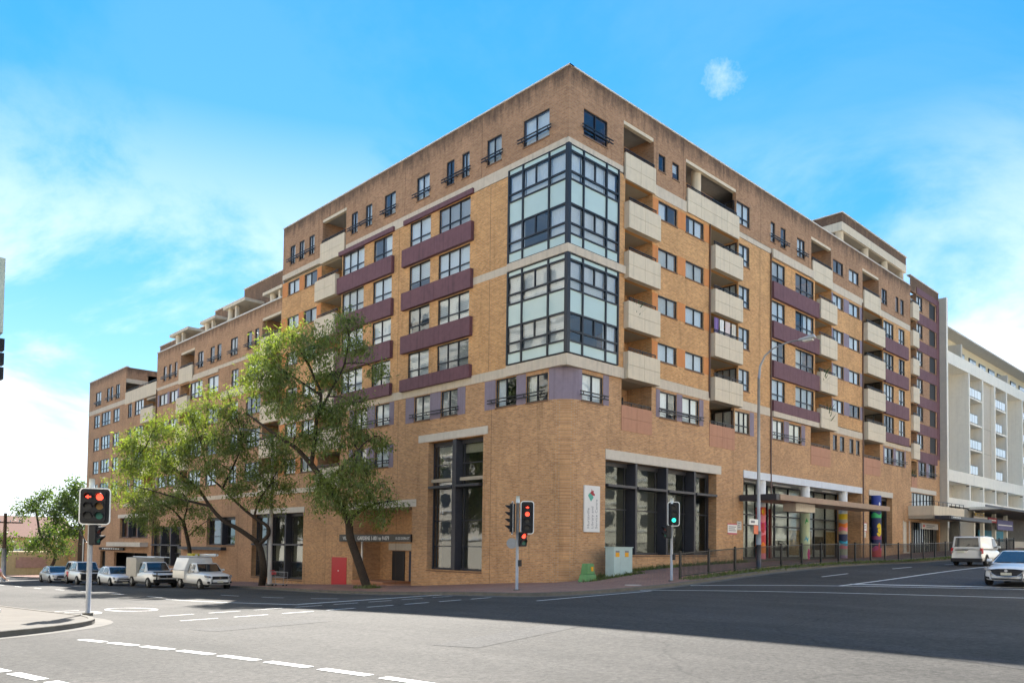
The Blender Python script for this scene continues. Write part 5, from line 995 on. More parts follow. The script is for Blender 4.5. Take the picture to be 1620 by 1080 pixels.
# ---------------------------------------------------------------- grass along the fence and wall
GRASS = leaf_mat('grass_blade', (.10, .13, .035), (1.4, 1.4, .6))
def grass(name, label, pts, n, h, spread, seed):
    rg = np.random.default_rng(seed); P = np.array(resample(pts, .3)); V = []
    i = rg.integers(0, len(P), n); c = P[i]+rg.normal(size=(n, 2))*spread; zz = gA(c[:, 0], c[:, 1])+.115
    hh = h*rg.uniform(.3, 1.2, n)*(.4+rg.random(n)); ang = rg.uniform(0, 6.28, n); w_ = .02+.02*rg.random(n); ln = rg.normal(size=(n, 2))*.5*hh[:, None]
    b0 = np.c_[c[:, 0]-np.cos(ang)*w_, c[:, 1]-np.sin(ang)*w_, zz]; b1 = np.c_[c[:, 0]+np.cos(ang)*w_, c[:, 1]+np.sin(ang)*w_, zz]; tp = np.c_[c+ln, zz+hh]
    A = np.stack([b0, b1, tp], 1).reshape(-1, 3); me_ = bpy.data.meshes.new(name); me_.from_pydata(A.tolist(), [], np.arange(len(A)).reshape(-1, 3).tolist()); me_.materials.append(GRASS); tag(link(name, me_), label, 'grass', kind='stuff')
strip('verge', [(x, -6.34+.0*x) for x in np.arange(2, 100, 1.0)], [(x, -5.45) for x in np.arange(2, 100, 1.0)], mat('verge_soil', (.13, .115, .055), .95, var=.4, vscale=4), .132, 2, label='scruffy grass verge between the fence and the kerb')
grass('verge_grass', 'scruffy green grass along the fence by the kerb', [(2, -5.9), (95, -5.8)], 16000, .13, .25, 3); grass('wall_weeds', 'weeds growing along the foot of the right brick wall', [(1.5, -.7), (4, -.35), (16.8, -.3)], 2600, .2, .16, 4); grass('tree_weeds', 'weeds round the foot of the leaning street tree', [(-3.2, 12.2), (-2.4, 13.8)], 500, .2, .3, 6); grass('cabinet_weeds', 'weeds round the green pillar and cabinet', [(.2, -1.3), (4, -1.5)], 700, .15, .15, 7)

# ---------------------------------------------------------------- pedestrian fence
FN = empty('pedestrian_fence', (1.85, -5.5, g(1.85, -5.5)+.13)); tag(FN, 'long black picket fence along the footpath of the main road', 'fence')
fx = [1.87+2.42*i for i in range(24)]; fz = [g(x, -5.5)+.13 for x in fx]; O = FN.location
for x, z0 in zip(fx, fz): MB().box(x-.045-O.x, x+.045-O.x, -.045, .045, z0-.1-O.z, z0+1.27-O.z).build('post', RAIL, FN)
for i in range(len(fx)-1):
    mb = MB(); a, b = fx[i]+.046-O.x, fx[i+1]-.046-O.x; za, zb = fz[i]-O.z, fz[i+1]-O.z
    for o1, o2 in ((.10, .14), (1.14, 1.19)): mb.hexa([(a, -.018, za+o1), (b, -.018, zb+o1), (b, .018, zb+o1), (a, .018, za+o1), (a, -.018, za+o2), (b, -.018, zb+o2), (b, .018, zb+o2), (a, .018, za+o2)])
    mb.build('rail', RAIL, FN); mb = MB()
    for k in range(1, 22): x = a+(b-a)*k/22; zz = za+(zb-za)*k/22; mb.box(x-.008, x+.008, -.008, .008, zz+.141, zz+1.139)
    tag(mb.build('pickets', RAIL, FN), kind='stuff')

# ---------------------------------------------------------------- lamp posts
GALV = mat('galvanised', (.36, .37, .39), .5, metal=.3, var=.15)
lx, ly = 8.9, -5.6; lz = g(lx, ly)+.12
LP = empty('street_lamp', (lx, ly, lz)); tag(LP, 'tall grey lamp post with curved arm over the main road', 'street lamp')
MB().tube([(0, 0, 0), (0, 0, 5), (0, 0, 10.1)], [.105, .085, .07], 14).build('post', GALV, LP, True); MB().tube([(0, 0, 10.0), (0, -.08, 10.7), (0, -.35, 11.2), (0, -.8, 11.5), (0, -1.5, 11.66), (0, -2.2, 11.7)], [.07, .06, .05, .045, .04, .035], 10).build('arm', GALV, LP, True)
lh = MB(); lh.hexa([(-.1, -2.2, 11.62), (.1, -2.2, 11.62), (.17, -3.1, 11.66), (-.17, -3.1, 11.66), (-.06, -2.2, 11.76), (.06, -2.2, 11.76), (.11, -3.0, 11.86), (-.11, -3.0, 11.86)]); bevel(lh.build('lantern', mat('lantern_grey', (.42, .42, .42), .5), LP), .04); MB().box(-.12, .12, -2.95, -2.45, 11.56, 11.625).build('lens', mat('lens', (.6, .6, .55), .2, var=0), LP)
MB().tube([(0, 0, 0), (0, 0, 1.7)], .125, 14).build('base_sleeve', STEEL, LP, True)
s1 = MB(); s1.box(-1.0, -.1, -.03, .0, 2.33, 2.62); sg = s1.build('name_plate', WHITE, LP); MB().box(-.85, -.45, -.036, -.031, 2.42, 2.54).build('print_line', INK, sg); MB().box(-.55, -.12, -.05, -.02, 1.85, 2.3).build('orange_notice', mat('notice_orange', (.75, .20, .10), .6, var=.05), LP); MB().tube([(0, 0, 1.3), (0, 0, 2.0)], .13, 14).build('band', mat('band_grey', (.25, .28, .31), .6), LP, True)
lx, ly = -4.15, 22.6; lz = g(lx, ly)+.12
LQ = empty('lamp_pole', (lx, ly, lz)); tag(LQ, 'plain grey lamp pole standing beside the forked street tree', 'street lamp'); MB().tube([(0, 0, 0), (0, 0, 4), (0, 0, 9.6)], [.15, .12, .09], 12).build('post', mat('pole_grey', (.42, .40, .38), .7, var=.12), LQ, True); MB().tube([(0, 0, 9.5), (-.3, 0, 10), (-1.6, 0, 10.2)], .05, 8).build('arm', GALV, LQ, True); MB().box(-2.3, -1.6, -.12, .12, 10.12, 10.26).build('lantern', GALV, LQ)
MB().box(-.2, .2, -.2, .2, -.1, .12).build('base_plate', CONC, LQ)
# left edge: pole head with cut-off sign bracket high above the near corner
lx, ly = -26.65, -12.23
LE = empty('traffic_mast', (lx, ly, g(lx, ly))); tag(LE, 'grey mast with lantern head cut by the left edge of the picture', 'mast'); MB().tube([(0, 0, 0), (0, 0, 7.2)], .1, 14).build('mast', GALV, LE, True)
MB().box(-.02, .26, -.1, .12, 5.0, 6.15).build('sign_box', mat('pale_green_sign', (.48, .55, .48), .6), LE)
for i in range(3): MB().box(.1, .29, -.08, .08, 4.3+.22*i, 4.48+.22*i).build('visor', mat('signal_black', (.012, .013, .016), .6, var=.05), LE)

# ---------------------------------------------------------------- traffic signals
SIGB = mat('signal_black', (.012, .013, .016), .6, var=.05); BOARD = mat('signal_edge', (.80, .80, .78), .5, var=0)
def lamp_m(c, on): return mat('lamp_%s_%d' % (c, on), {'r': (1, .06, .03), 'a': (.35, .16, .01), 'g': (.02, .55, .38), 'k': (.03, .03, .03)}[c] if on else {'r': (.10, .01, .01), 'a': (.20, .10, .015), 'g': (.01, .12, .09), 'k': (.02, .02, .02)}[c], .35, var=0, emit=(.55 if on else 0))
def rrect(w_, h_, r, n=5):
    P = []
    for cx, cz, a0 in ((w_/2-r, h_/2-r, 0), (-w_/2+r, h_/2-r, 90), (-w_/2+r, -h_/2+r, 180), (w_/2-r, -h_/2+r, 270)):
        for i in range(n+1): a = R(a0+90*i/n); P.append((cx+r*math.cos(a), cz+r*math.sin(a)))
    return P
def prism(mb, P, M4, y0, y1, mi=0):
    a = [tuple(M4@Vector((x, y0, z_))) for x, z_ in P]; b = [tuple(M4@Vector((x, y1, z_))) for x, z_ in P]; mb.poly(a, mi); mb.poly(b[::-1], mi)
    for i in range(len(P)): j = (i+1) % len(P); mb.quad(a[i], a[j], b[j], b[i], mi)
def head(parent, pos, yaw, lamps, board=True, r=.10, pitch=.30, arrow=()):
    """signal head facing local -Y turned by yaw; lamps = grid of rows of (colour, on)"""
    M4 = Matrix.Translation(pos)@Matrix.Rotation(yaw, 4, 'Z'); nr, nc_ = len(lamps), len(lamps[0]); w_, h_ = nc_*.30+.0, nr*pitch+.06
    mb = MB(); prism(mb, rrect(w_, h_, .06), M4, -.09, .10); hd = mb.build('signal_head', SIGB, parent)
    if board:
        bw, bh = w_+.24, h_+.2; mb = MB(); prism(mb, rrect(bw, bh, .12), M4, .0, .012); mb.build('backing_board', SIGB, hd)
        mb = MB(); A_, B_ = rrect(bw, bh, .12), rrect(bw-.07, bh-.07, .09); n = len(A_)
        for i in range(n): j = (i+1) % n; mb.quad(*[tuple(M4@Vector((q[0], -.004, q[1]))) for q in (A_[i], A_[j], B_[j], B_[i])]); mb.quad(*[tuple(M4@Vector((q[0], y_, q[1]))) for q, y_ in ((A_[i], -.004), (A_[j], -.004), (A_[j], .016), (A_[i], .016))])
        mb.build('board_edge', BOARD, hd)
    for i in range(nr):
        for j in range(nc_):
            c, on = lamps[i][j]; x0 = (j-(nc_-1)/2)*.30; z0 = (nr-1)/2*pitch-i*pitch; mb = MB(); n = 16
            mb.poly([tuple(M4@Vector((x0+r*math.cos(2*math.pi*k/n), -.10, z0+r*math.sin(2*math.pi*k/n)))) for k in range(n)]); ln = mb.build('lens', lamp_m(c, on) if (i, j) not in arrow else SIGB, hd)
            if (i, j) in arrow:
                mb = MB(); s = 1 if arrow[(i, j)] == 'R' else -1; mb.poly([tuple(M4@Vector((x0+s*a_*r, -.106, z0+b_*r))) for a_, b_ in ((-.7, .22), (0, .22), (0, .6), (.85, 0), (0, -.6), (0, -.22), (-.7, -.22))][::1]); mb.build('arrow', lamp_m(c, on), ln)
            mb = MB()
            for k in range(10):
                a, b = R(-20+220*k/10), R(-20+220*(k+1)/10); f = lambda t, y_: tuple(M4@Vector((x0+(r+.015)*math.cos(t), y_, z0+(r+.015)*math.sin(t)))); e = lambda t: -.10-.2*max(0, .35+.65*math.sin(t)); mb.quad(f(a, -.09), f(b, -.09), f(b, e(b)), f(a, e(a)))
            v_ = mb.build('visor', SIGB, hd); v_.modifiers.new('s', 'SOLIDIFY').thickness = .008
    return hd
def signal(loc, label, h, r=.06):
    root = empty('traffic_light', loc); tag(root, label, 'traffic light', 'traffic lights at the crossing'); MB().tube([(0, 0, -.1), (0, 0, h)], r, 14).build('post', GALV, root, True); MB().tube([(0, 0, h), (0, 0, h+.28)], [.085, .075], 12).build('post_cap', mat('cap_grey', (.60, .64, .62), .5, var=.05), root, True); MB().tube([(0, 0, -.05), (0, 0, .04)], .14, 14).build('foot', CONC, root); return root
CAMYAW = YAW-math.pi/2           # turned square to the camera
def ped(parent, pos, yaw, on=False):
    hd = head(parent, pos, yaw, [[('r', on)], [('g', False)]], False, .10, .26); return hd
zz = g(-22, -1.5)+.12
t1 = signal((-22, -1.5, zz), 'near left traffic light with two columns of lamps, both tops red', 3.62, .07)
head(t1, (.06, -.12, 3.1), CAMYAW+.28-.05, [[('r', True), ('r', True)], [('k', False), ('a', False)], [('k', False), ('g', False)]], True, .10, .27, {(0, 0): 'L'}) 
ped(t1, (.1, -.08, 2.28), CAMYAW+1.55)
MB().tube([(-.05, .05, 2.7), (-.28, .0, 2.4), (-.1, 0, 2.05)], .018, 6).build('cable', RAIL, t1, True)
zz = g(-7.2, -4)+.12
t2 = signal((-7.2, -4, zz), 'traffic light at the brick corner, red arrow and red lamp lit', 3.45)
sx = Vector((math.sin(YAW), -math.cos(YAW), 0))
head(t2, sx*.38+Vector((0, 0, 2.88)), CAMYAW, [[('r', True)], [('r', True)], [('k', False)], [('k', False)]], True, .09, .265, {(0, 0): 'R'}); head(t2, sx*-.22+Vector((0, 0, 2.86)), CAMYAW-1.45, [[('k', False)]]*4, True, .09, .265); ped(t2, sx*.2+Vector((0, 0, 2.02)), CAMYAW+.5, True)
MB().box(-.02, .4, -.02, .02, 2.8, 2.85).build('bracket', GALV, t2)
mb = MB(); Md = Matrix.Translation(sx*-.22+Vector((0, 0, 1.85)))@Matrix.Rotation(CAMYAW, 4, 'Z'); prism(mb, [(.21*math.cos(2*math.pi*i/24), .21*math.sin(2*math.pi*i/24)) for i in range(24)], Md, 0, .01); mb.build('round_sign_back', mat('sign_back', (.30, .31, .32), .5, metal=.2), t2); MB().box(.0, .14, -.12, .0, .95, 1.2).build('push_button', SIGB, t2)
zz = g(.6, -5.9)+.12
t3 = signal((.6, -5.9, zz), 'traffic light near the fence with its green lamp lit', 3.45)
head(t3, (0, -.1, 3.0), CAMYAW-.1, [[('k', False)], [('k', False)], [('g', True)]], True, .095, .28); ped(t3, sx*-.2+Vector((0, 0, 2.2)), CAMYAW-1.2); MB().box(-.02, .1, -.14, .0, .95, 1.2).build('push_button', SIGB, t3)
mb = MB(); Md = Matrix.Translation((.12, .05, 2.95))@Matrix.Rotation(CAMYAW+1.5, 4, 'Z'); prism(mb, rrect(.5, .95, .1), Md, 0, .012); mb.build('side_board', BOARD, t3)

# ---------------------------------------------------------------- cabinets, trolley
zz = g(3, -1)+.12
cb = empty('service_cabinet', (3.05, -1.0, zz)); tag(cb, 'pale blue-green two-door service cabinet against the brick wall', 'cabinet'); CBM = mat('cabinet_paint', (.40, .52, .52), .5, var=.06)
bevel(MB().box(-.76, -.26, -.28, .28, -.1, 1.42).build('door', CBM, cb), .015); bevel(MB().box(-.25, .76, -.28, .28, -.1, 1.42).build('door', CBM, cb), .015); MB().box(-.8, .8, -.32, .32, 1.42, 1.46).build('lid', CBM, cb)
for x in (-.48, .28): w_ = MB().box(x-.15, x+.15, -.292, -.283, .95, 1.26).build('warning_label', mat('label_amber', (.72, .34, .01), .6, var=.15, vscale=14), cb); MB().box(x-.15, x+.15, -.295, -.2925, 1.17, 1.26).build('label_head', INK, w_)
zz = g(1.0, -1.0)+.12
gp = empty('power_pillar', (.55, -1.05, zz)); tag(gp, 'short green electricity pillar at the corner wall', 'pillar'); GRN = mat('pillar_green', (.10, .26, .09), .5, var=.12)
pb = MB(); pb.hexa([(-.42, -.3, -.1), (.42, -.3, -.1), (.42, .3, -.1), (-.42, .3, -.1), (-.32, -.24, .3), (.32, -.24, .3), (.32, .24, .3), (-.32, .24, .3)]); bevel(pb.build('plinth', GRN, gp), .03); pb = MB(); pb.hexa([(-.3, -.22, .3), (.3, -.22, .3), (.3, .22, .3), (-.3, .22, .3), (-.24, -.18, .82), (.24, -.18, .82), (.24, .18, .82), (-.24, .18, .82)]); bevel(pb.build('body', GRN, gp), .03); MB().box(.0, .16, -.222, -.2, .45, .66).build('warning_label', MATS['label_amber'], gp)
zz = g(-4, 21.9)+.12
tr_ = empty('shopping_trolley', (-3.9, 21.7, zz), .6); tag(tr_, 'wire shopping trolley with red handle beside the lamp pole', 'trolley')
mb = MB()
for x in (-.25, .25):
    mb.tube([(x, -.4, .12), (x*.9, .4, .15)], .014, 6); mb.tube([(x, .4, .15), (x, .45, .6), (x, .55, 1.0)], .014, 6); mb.tube([(x, -.4, .55), (x, .45, .62)], .012, 6); mb.tube([(x, -.45, .9), (x, .5, .95)], .012, 6); mb.tube([(x, -.4, .12), (x, -.45, .9)], .012, 6)
for i in range(9): y_ = -.42+.1*i; mb.tube([(-.25, y_, .55), (-.25, y_, .92)], .005, 4); mb.tube([(.25, y_, .55), (.25, y_, .92)], .005, 4); mb.tube([(-.25, y_, .55), (.25, y_, .55)], .005, 4)
mb.build('basket', GALV, tr_); MB().tube([(-.28, .55, 1.0), (.28, .55, 1.0)], .025, 8).build('handle', CP4['red'], tr_, True); MB().box(-.25, .25, .38, .44, .75, .95).build('seat_flap', CP4['red'], tr_)
for x, y_ in ((-.22, -.38), (.22, -.38), (-.24, .38), (.24, .38)): MB().tube([(x-.015, y_, .06), (x+.015, y_, .06)], .06, 12).build('wheel', RAIL, tr_)

# gutters and road wear
GUT = mat('gutter_concrete', (.13, .12, .105), .9, var=.3, vscale=2)
def gutter(name, E2, inward, label):
    e = np.array(E2); t = np.gradient(e, axis=0); t /= np.linalg.norm(t, axis=1)[:, None]; n_ = np.c_[-t[:, 1], t[:, 0]]*inward
    strip(name, [tuple(q) for q in (e-n_*.42)], [tuple(q) for q in (e+n_*.01)], GUT, .005, 2, label=label)
gutter('gutter', KA, 1, 'concrete gutter along the kerb of the brick block'); gutter('gutter_corner', KB, -1, 'concrete gutter along the near left kerb')
WEAR = asphalt('asphalt_repair', (.050, .047, .044), (.064, .061, .057), .3)
for i, (x, y, a, l, w_) in enumerate(((-18.5, -15.5, .3, 4.2, .9), (-15.2, -20.5, 1.2, 6.5, .7), (-20.5, -9.3, .1, 3.0, 1.1), (-11.5, -15, .8, 3.5, .8), (-17, 8, 1.5, 5, .7), (12, -9.6, .02, 6, .9))):
    c_, s_ = math.cos(a), math.sin(a); P = [(x+c_*u-s_*v, y+s_*u+c_*v) for u, v in ((-l/2, -w_/2), (l/2, -w_/2), (l/2, w_/2), (-l/2, w_/2))]; patch('trench_repair', P, WEAR, .004, 'darker trench repair in the asphalt', 2)

# ---------------------------------------------------------------- vehicles
CARG = mat('car_glass', (.018, .022, .026), .04, var=0, spec=.9); TYRE = mat('tyre', (.016, .016, .017), .85, var=.1); RIM = mat('alloy', (.50, .51, .52), .35, metal=.3, var=.05); BLKP = mat('black_plastic', (.02, .02, .022), .6, var=.1); LAMPG = mat('headlamp', (.24, .25, .26), .08, var=.1, spec=.8); TAIL = mat('tail_red', (.42, .02, .025), .15, var=.1); AMB = mat('indicator', (.6, .24, .03), .2, var=0); PLATE = mat('number_plate', (.66, .64, .50), .5, var=.03); CHR = mat('chrome', (.6, .6, .62), .15, metal=.9, var=0)
def paint(name, c): return mat('paint_car_'+name, c, .32, var=.02, coat=.8)
CWHITE = paint('white', (.74, .75, .76)); CSILV = paint('silver', (.46, .48, .51)); CWARM = paint('warmwhite', (.70, .68, .64))
def lerp3(a, b, t): return tuple(a[i]+(b[i]-a[i])*t for i in range(3))
def qpoint(Q, s, t): return lerp3(lerp3(Q[0], Q[1], s), lerp3(Q[3], Q[2], s), t)
def panel_on(Q, s0, s1, t0, t1, off, name, m, parent, bow=0, n=1):
    """a glazed or trim panel lying on quad Q (bottom edge Q0-Q1, top edge Q3-Q2), lifted by off"""
    nv = (Vector(Q[1])-Vector(Q[0])).cross(Vector(Q[3])-Vector(Q[0])).normalized()*off; mb = MB()
    P = [Vector(qpoint(Q, a, b)) for a, b in ((s0, t0), (s1, t0), (s1, t1), (s0, t1))]; mb.hexa([tuple(p_) for p_ in P]+[tuple(p_+nv) for p_ in P]); o = mb.build(name, m, parent); return o
def wheel(parent, x, y, r, w_=.2, side=1, dark=False):
    mb = MB(); prof = [(.62*r, -w_/2), (.93*r, -w_/2), (r, -w_/2+.03), (r, w_/2-.03), (.93*r, w_/2), (.62*r, w_/2)]; n = 26
    for i, (rr, yy) in enumerate(prof): mb.v += [(x+rr*math.cos(2*math.pi*k/n), y+yy*side, r+rr*math.sin(2*math.pi*k/n)) for k in range(n)]
    for i in range(len(prof)-1):
        for k in range(n): mb.f.append((i*n+k, i*n+(k+1) % n, (i+1)*n+(k+1) % n, (i+1)*n+k)); mb.m.append(0)
    o = mb.build('wheel', TYRE, parent, True); mb = MB(); yo = y+side*(w_/2-.012); c = (x, yo+side*.02, r); ns = 10
    mb.poly([(x+.63*r*math.cos(2*math.pi*k/n), yo-side*.05, r+.63*r*math.sin(2*math.pi*k/n)) for k in range(n)], 1)
    for k in range(ns):
        a = 2*math.pi*k/ns; b = a+.34; mb.quad((x+.14*r*math.cos(a), yo+side*.02, r+.14*r*math.sin(a)), (x+.14*r*math.cos(b), yo+side*.02, r+.14*r*math.sin(b)), (x+.62*r*math.cos(b-.05), yo, r+.62*r*math.sin(b-.05)), (x+.62*r*math.cos(a+.05), yo, r+.62*r*math.sin(a+.05)))
    mb.tube([(x, yo, r), (x, yo+side*.03, r)], .16*r, 12); mb.build('rim', [RIM, BLKP], o)
def body_loft(parent, st, m, name='body'):
    """st: stations front to rear: (x, half width, z bottom, z side crease, z top, crown)"""
    mb = MB(); k = None
    for (x, w_, zb, zc_, zt, cr_) in st:
        h_ = [(w_*.80, zb), (w_*.95, zb+.05), (w_*.985, zb+.16), (w_, (zb+zc_)/2+.04), (w_*.99, zc_), (w_*.955, zc_+(zt-zc_)*.55), (w_*.86, zt-.012), (w_*.45, zt+cr_*.8), (0, zt+cr_)]
        row = [(x, y, z_) for y, z_ in h_]+[(x, -y, z_) for y, z_ in h_[-2::-1]]; k = len(row); mb.v += row
    n = len(st)
    for i in range(n-1):
        for j in range(k-1): mb.f.append((i*k+j, i*k+j+1, (i+1)*k+j+1, (i+1)*k+j)); mb.m.append(0)
        mb.f.append((i*k+k-1, i*k, (i+1)*k, (i+1)*k+k-1)); mb.m.append(0)
    mb.f.append(tuple(range(k))); mb.m.append(0); mb.f.append(tuple((n-1)*k+j for j in reversed(range(k)))); mb.m.append(0)
    o = mb.build(name, m, parent, True); sm = o.modifiers.new('sub', 'SUBSURF'); sm.levels = 1; sm.render_levels = 2; return o
def arch(parent, x, y, r, side):
    mb = MB(); n = 20; P = [(x+r*math.cos(R(-12+204*i/n)), y+side*.006, .33+r*math.sin(R(-12+204*i/n))) for i in range(n+1)]; mb.poly(P); P2 = [(a, b-side*.3, c) for a, b, c in P]
    for i in range(n): mb.quad(P[i], P[i+1], P2[i+1], P2[i])
    return mb.build('wheel_arch', BLKP, parent)
def cabin(parent, m, xs4, wb, wr, zb, zr, pillars, name='cabin', rear_glass=True, front_glass=True, side_glass=True, zb_r=None):
    """xs4 = x of windscreen base, roof front, roof rear, rear base (front is +x)"""
    x0, x1, x2, x3 = xs4; zb2 = zb if zb_r is None else zb_r; mb = MB(); xm = (x1+x2)/2
    A_ = {}
    for s in (1, -1):
        A_[s] = [(x0, s*wb*.96, zb), (x1, s*wr, zr-.015), (xm, s*wr*1.02, zr+.02), (x2, s*wr*.97, zr-.02), (x3, s*wb*.95, zb2), (xm, s*wb, (zb+zb2)/2)]
    a, b = A_[1], A_[-1]
    mb.quad(a[0], b[0], b[1], a[1]); mb.quad(a[1], b[1], b[2], a[2]); mb.quad(a[2], b[2], b[3], a[3]); mb.quad(a[3], b[3], b[4], a[4])
    for q in (a, b): mb.quad(q[0], q[1], q[2], q[5]); mb.quad(q[5], q[2], q[3], q[4])
    import bmesh
    o = mb.build(name, m, parent); bm_ = bmesh.new(); bm_.from_mesh(o.data); bmesh.ops.remove_doubles(bm_, verts=bm_.verts, dist=.001); bmesh.ops.recalc_face_normals(bm_, faces=bm_.faces); bm_.to_mesh(o.data); bm_.free(); bevel(o, .055, 3, 12)
    if front_glass: panel_on([b[0], a[0], a[1], b[1]], .05, .95, .06, .93, .012, 'windscreen', CARG, o)
    if rear_glass: panel_on([a[4], b[4], b[3], a[3]], .08, .92, .15, .9, .012, 'rear_window', CARG, o)
    if side_glass:
        for q, s in ((a, 1), (b, -1)):
            # side glass: polygon strips between pillars at fractions along the belt
            for (f0, f1) in pillars:
                def pt(f, top):
                    xb = x0+(x3-x0)*f; lo = (xb, s*wb*.985, zb+(zb2-zb)*f+.03); xt0 = x1+(x2-x1)*max(0, min(1, (f-.02)))
                    if not top: return lo
                    hi_x = min(max(xb, x2+.05*(1)), x1-.05) if x1 > x2 else xb
                    # stay under the sloping pillars
                    tt = .86; zz_ = zb+(zr-zb)*tt
                    if xb > x1: fr_ = (x0-xb)/(x0-x1); zz_ = min(zz_, zb+(zr-zb)*fr_*.9)
                    if xb < x2: fr_ = (xb-x3)/(x2-x3); zz_ = min(zz_, zb2+(zr-zb2)*fr_*.9)
                    ft = (zz_-zb)/(zr-zb); return (xb, s*(wb+(wr-wb)*ft+.012), max(zz_, lo[2]+.02))
                fs_ = [f0+(f1-f0)*i/6 for i in range(7)]; m2 = MB()
                for i in range(6): m2.quad(tuple(Vector(pt(fs_[i], 0))+Vector((0, s*.012, 0))), tuple(Vector(pt(fs_[i+1], 0))+Vector((0, s*.012, 0))), pt(fs_[i+1], 1), pt(fs_[i], 1))
                m2.build('side_window', CARG, o)
    return o
def mirror(parent, x, y, z_, s, m): o = MB().hexa([(x-.05, y, z_-.06), (x+.06, y, z_-.05), (x+.06, y+s*.2, z_-.05), (x-.05, y+s*.2, z_-.07), (x-.05, y, z_+.07), (x+.05, y, z_+.06), (x+.03, y+s*.2, z_+.06), (x-.05, y+s*.2, z_+.07)]).build('mirror', m, parent); bevel(o, .03); return o
def box_on(parent, name, m, x0, x1, y0, y1, z0, z1, bv=0):
    o = MB().box(x0, x1, y0, y1, z0, z1).build(name, m, parent); return bevel(o, bv) if bv else o
def vehicle(loc, yaw, label, cat, L, W, zb, hood, belt, roof, xs4, m, rwheel, wb_, pill, group='cars parked along the side street', rear_up=None, boxy=0, front=True):
    root = empty('parked_car' if 'park' in (group or '') else 'car', loc, yaw); tag(root, label, cat, group); h = W/2; F, B_ = L/2, -L/2; rear = rear_up or belt
    st = [(F, h*.62, zb+.16, zb+.30, hood-.24, .0), (F-.06, h*.80, zb+.05, zb+.34, hood-.14, .01), (F-.28, h*.93, zb, zb+.42, hood-.06, .03), (F-.75, h*.985, zb, zb+.48, hood, .05), (xs4[0]+.05, h, zb, zb+.52, belt-.03, .05), (xs4[0]-.6, h, zb, zb+.53, belt, .0), (0, h, zb, zb+.54, belt, 0), (xs4[3]+.2, h*.995, zb, zb+.56, rear, .0), (B_+.30, h*.97, zb+.02, zb+.55, rear-.02*(1-boxy), .03*(1-boxy)), (B_+.06, h*.90, zb+.08, zb+.5, rear-.08*(1-boxy), .02*(1-boxy)), (B_, h*.78, zb+.16, zb+.45, rear-.2*(1-boxy), 0)]
    if not boxy: st = [(F, h*.66, zb+.13, zb+.27, hood-.16, .02), (F-.04, h*.78, zb+.05, zb+.29, hood-.10, .03), (F-.14, h*.89, zb+.01, zb+.33, hood-.05, .04), (F-.36, h*.965, zb, zb+.37, hood-.01, .05), (F-.78, h, zb, zb+.40, hood+.03, .06)]+st[4:]
    st = sorted(st, key=lambda q: -q[0]); b = body_loft(root, st, m)
    for xw in (wb_/2+(.05), -wb_/2+.05):
        for s in (1, -1): arch(root, xw, s*h*.992, rwheel*1.14, s); wheel(root, xw, s*(h-.065), rwheel, .21, s)
    c = cabin(root, m, xs4, h*.95, h*.76, belt-.02, roof, pill, zb_r=rear-.02)
    for s in (1, -1): mirror(root, xs4[0]-.35, s*h*.96, belt+.1, s, m)
    for s in (1, -1):
        for xx in (0.12, -.85): box_on(root, 'door_handle', m, xx-.1, xx+.08, s*(h*.985), s*(h*.985+.03), belt-.16, belt-.12)
        box_on(root, 'sill_trim', BLKP, -wb_/2+.45, wb_/2-.4, s*h*.96-.03, s*h*.96+.03, zb-.02, zb+.06)
    return root
def front_detail(root, L, W, zb, hood, grille=(.62, .2), low=(.7, .12), lights=(.36, .17), plate=True, chrome=False):
    F = L/2; h = W/2; gz = hood-.28
    box_on(root, 'grille', BLKP, F-.09, F+.012, -grille[0]*h, grille[0]*h, gz-grille[1]/2, gz+grille[1]/2, .03)
    if chrome: box_on(root, 'grille_trim', CHR, F-.05, F+.02, -grille[0]*h-.03, grille[0]*h+.03, gz-grille[1]/2-.025, gz-grille[1]/2, .008)
    e = MB().tube([(F+.005, 0, gz), (F+.022, 0, gz)], .055, 16); e.build('badge', CHR, root)
    box_on(root, 'lower_intake', BLKP, F-.12, F+.008, -low[0]*h, low[0]*h, zb+.12, zb+.12+low[1], .02)
    for s in (1, -1):
        y0 = s*h*(grille[0]+.04); y1 = s*h*.90; o_ = .055; mb = MB(); hp = lights[1]
        mb.hexa([(F-.20, y0, gz-.02), (F-.005, y0, gz-.02), (F-.17+o_, y1, gz+.02), (F-.45, y1, gz+.02), (F-.24, y0, gz+.09), (F-.035, y0, gz+.09), (F-.22+o_, y1, gz+.05+hp*.6), (F-.50, y1, gz+.05+hp*.6)]); hl = bevel(mb.build('headlight', LAMPG, root), .015)
        MB().tube([(F-.1, y0+(y1-y0)*.4, gz+.06), (F-.045, y0+(y1-y0)*.4, gz+.06)], .045, 12).build('reflector', CHR, hl)
        MB().tube([(F-.14, s*h*.78, zb+.2), (F-.02, s*h*.76, zb+.2)], .07, 14).build('fog_lamp', BLKP, root)
    if plate: p_ = box_on(root, 'number_plate', PLATE, F+.012, F+.03, -.19, .19, gz-.30, gz-.19); M5 = Matrix(((0, 0, 1, F+.031), (1, 0, 0, 0), (0, 1, 0, gz-.245), (0, 0, 0, 1))); return M5
P2D = -math.pi/2
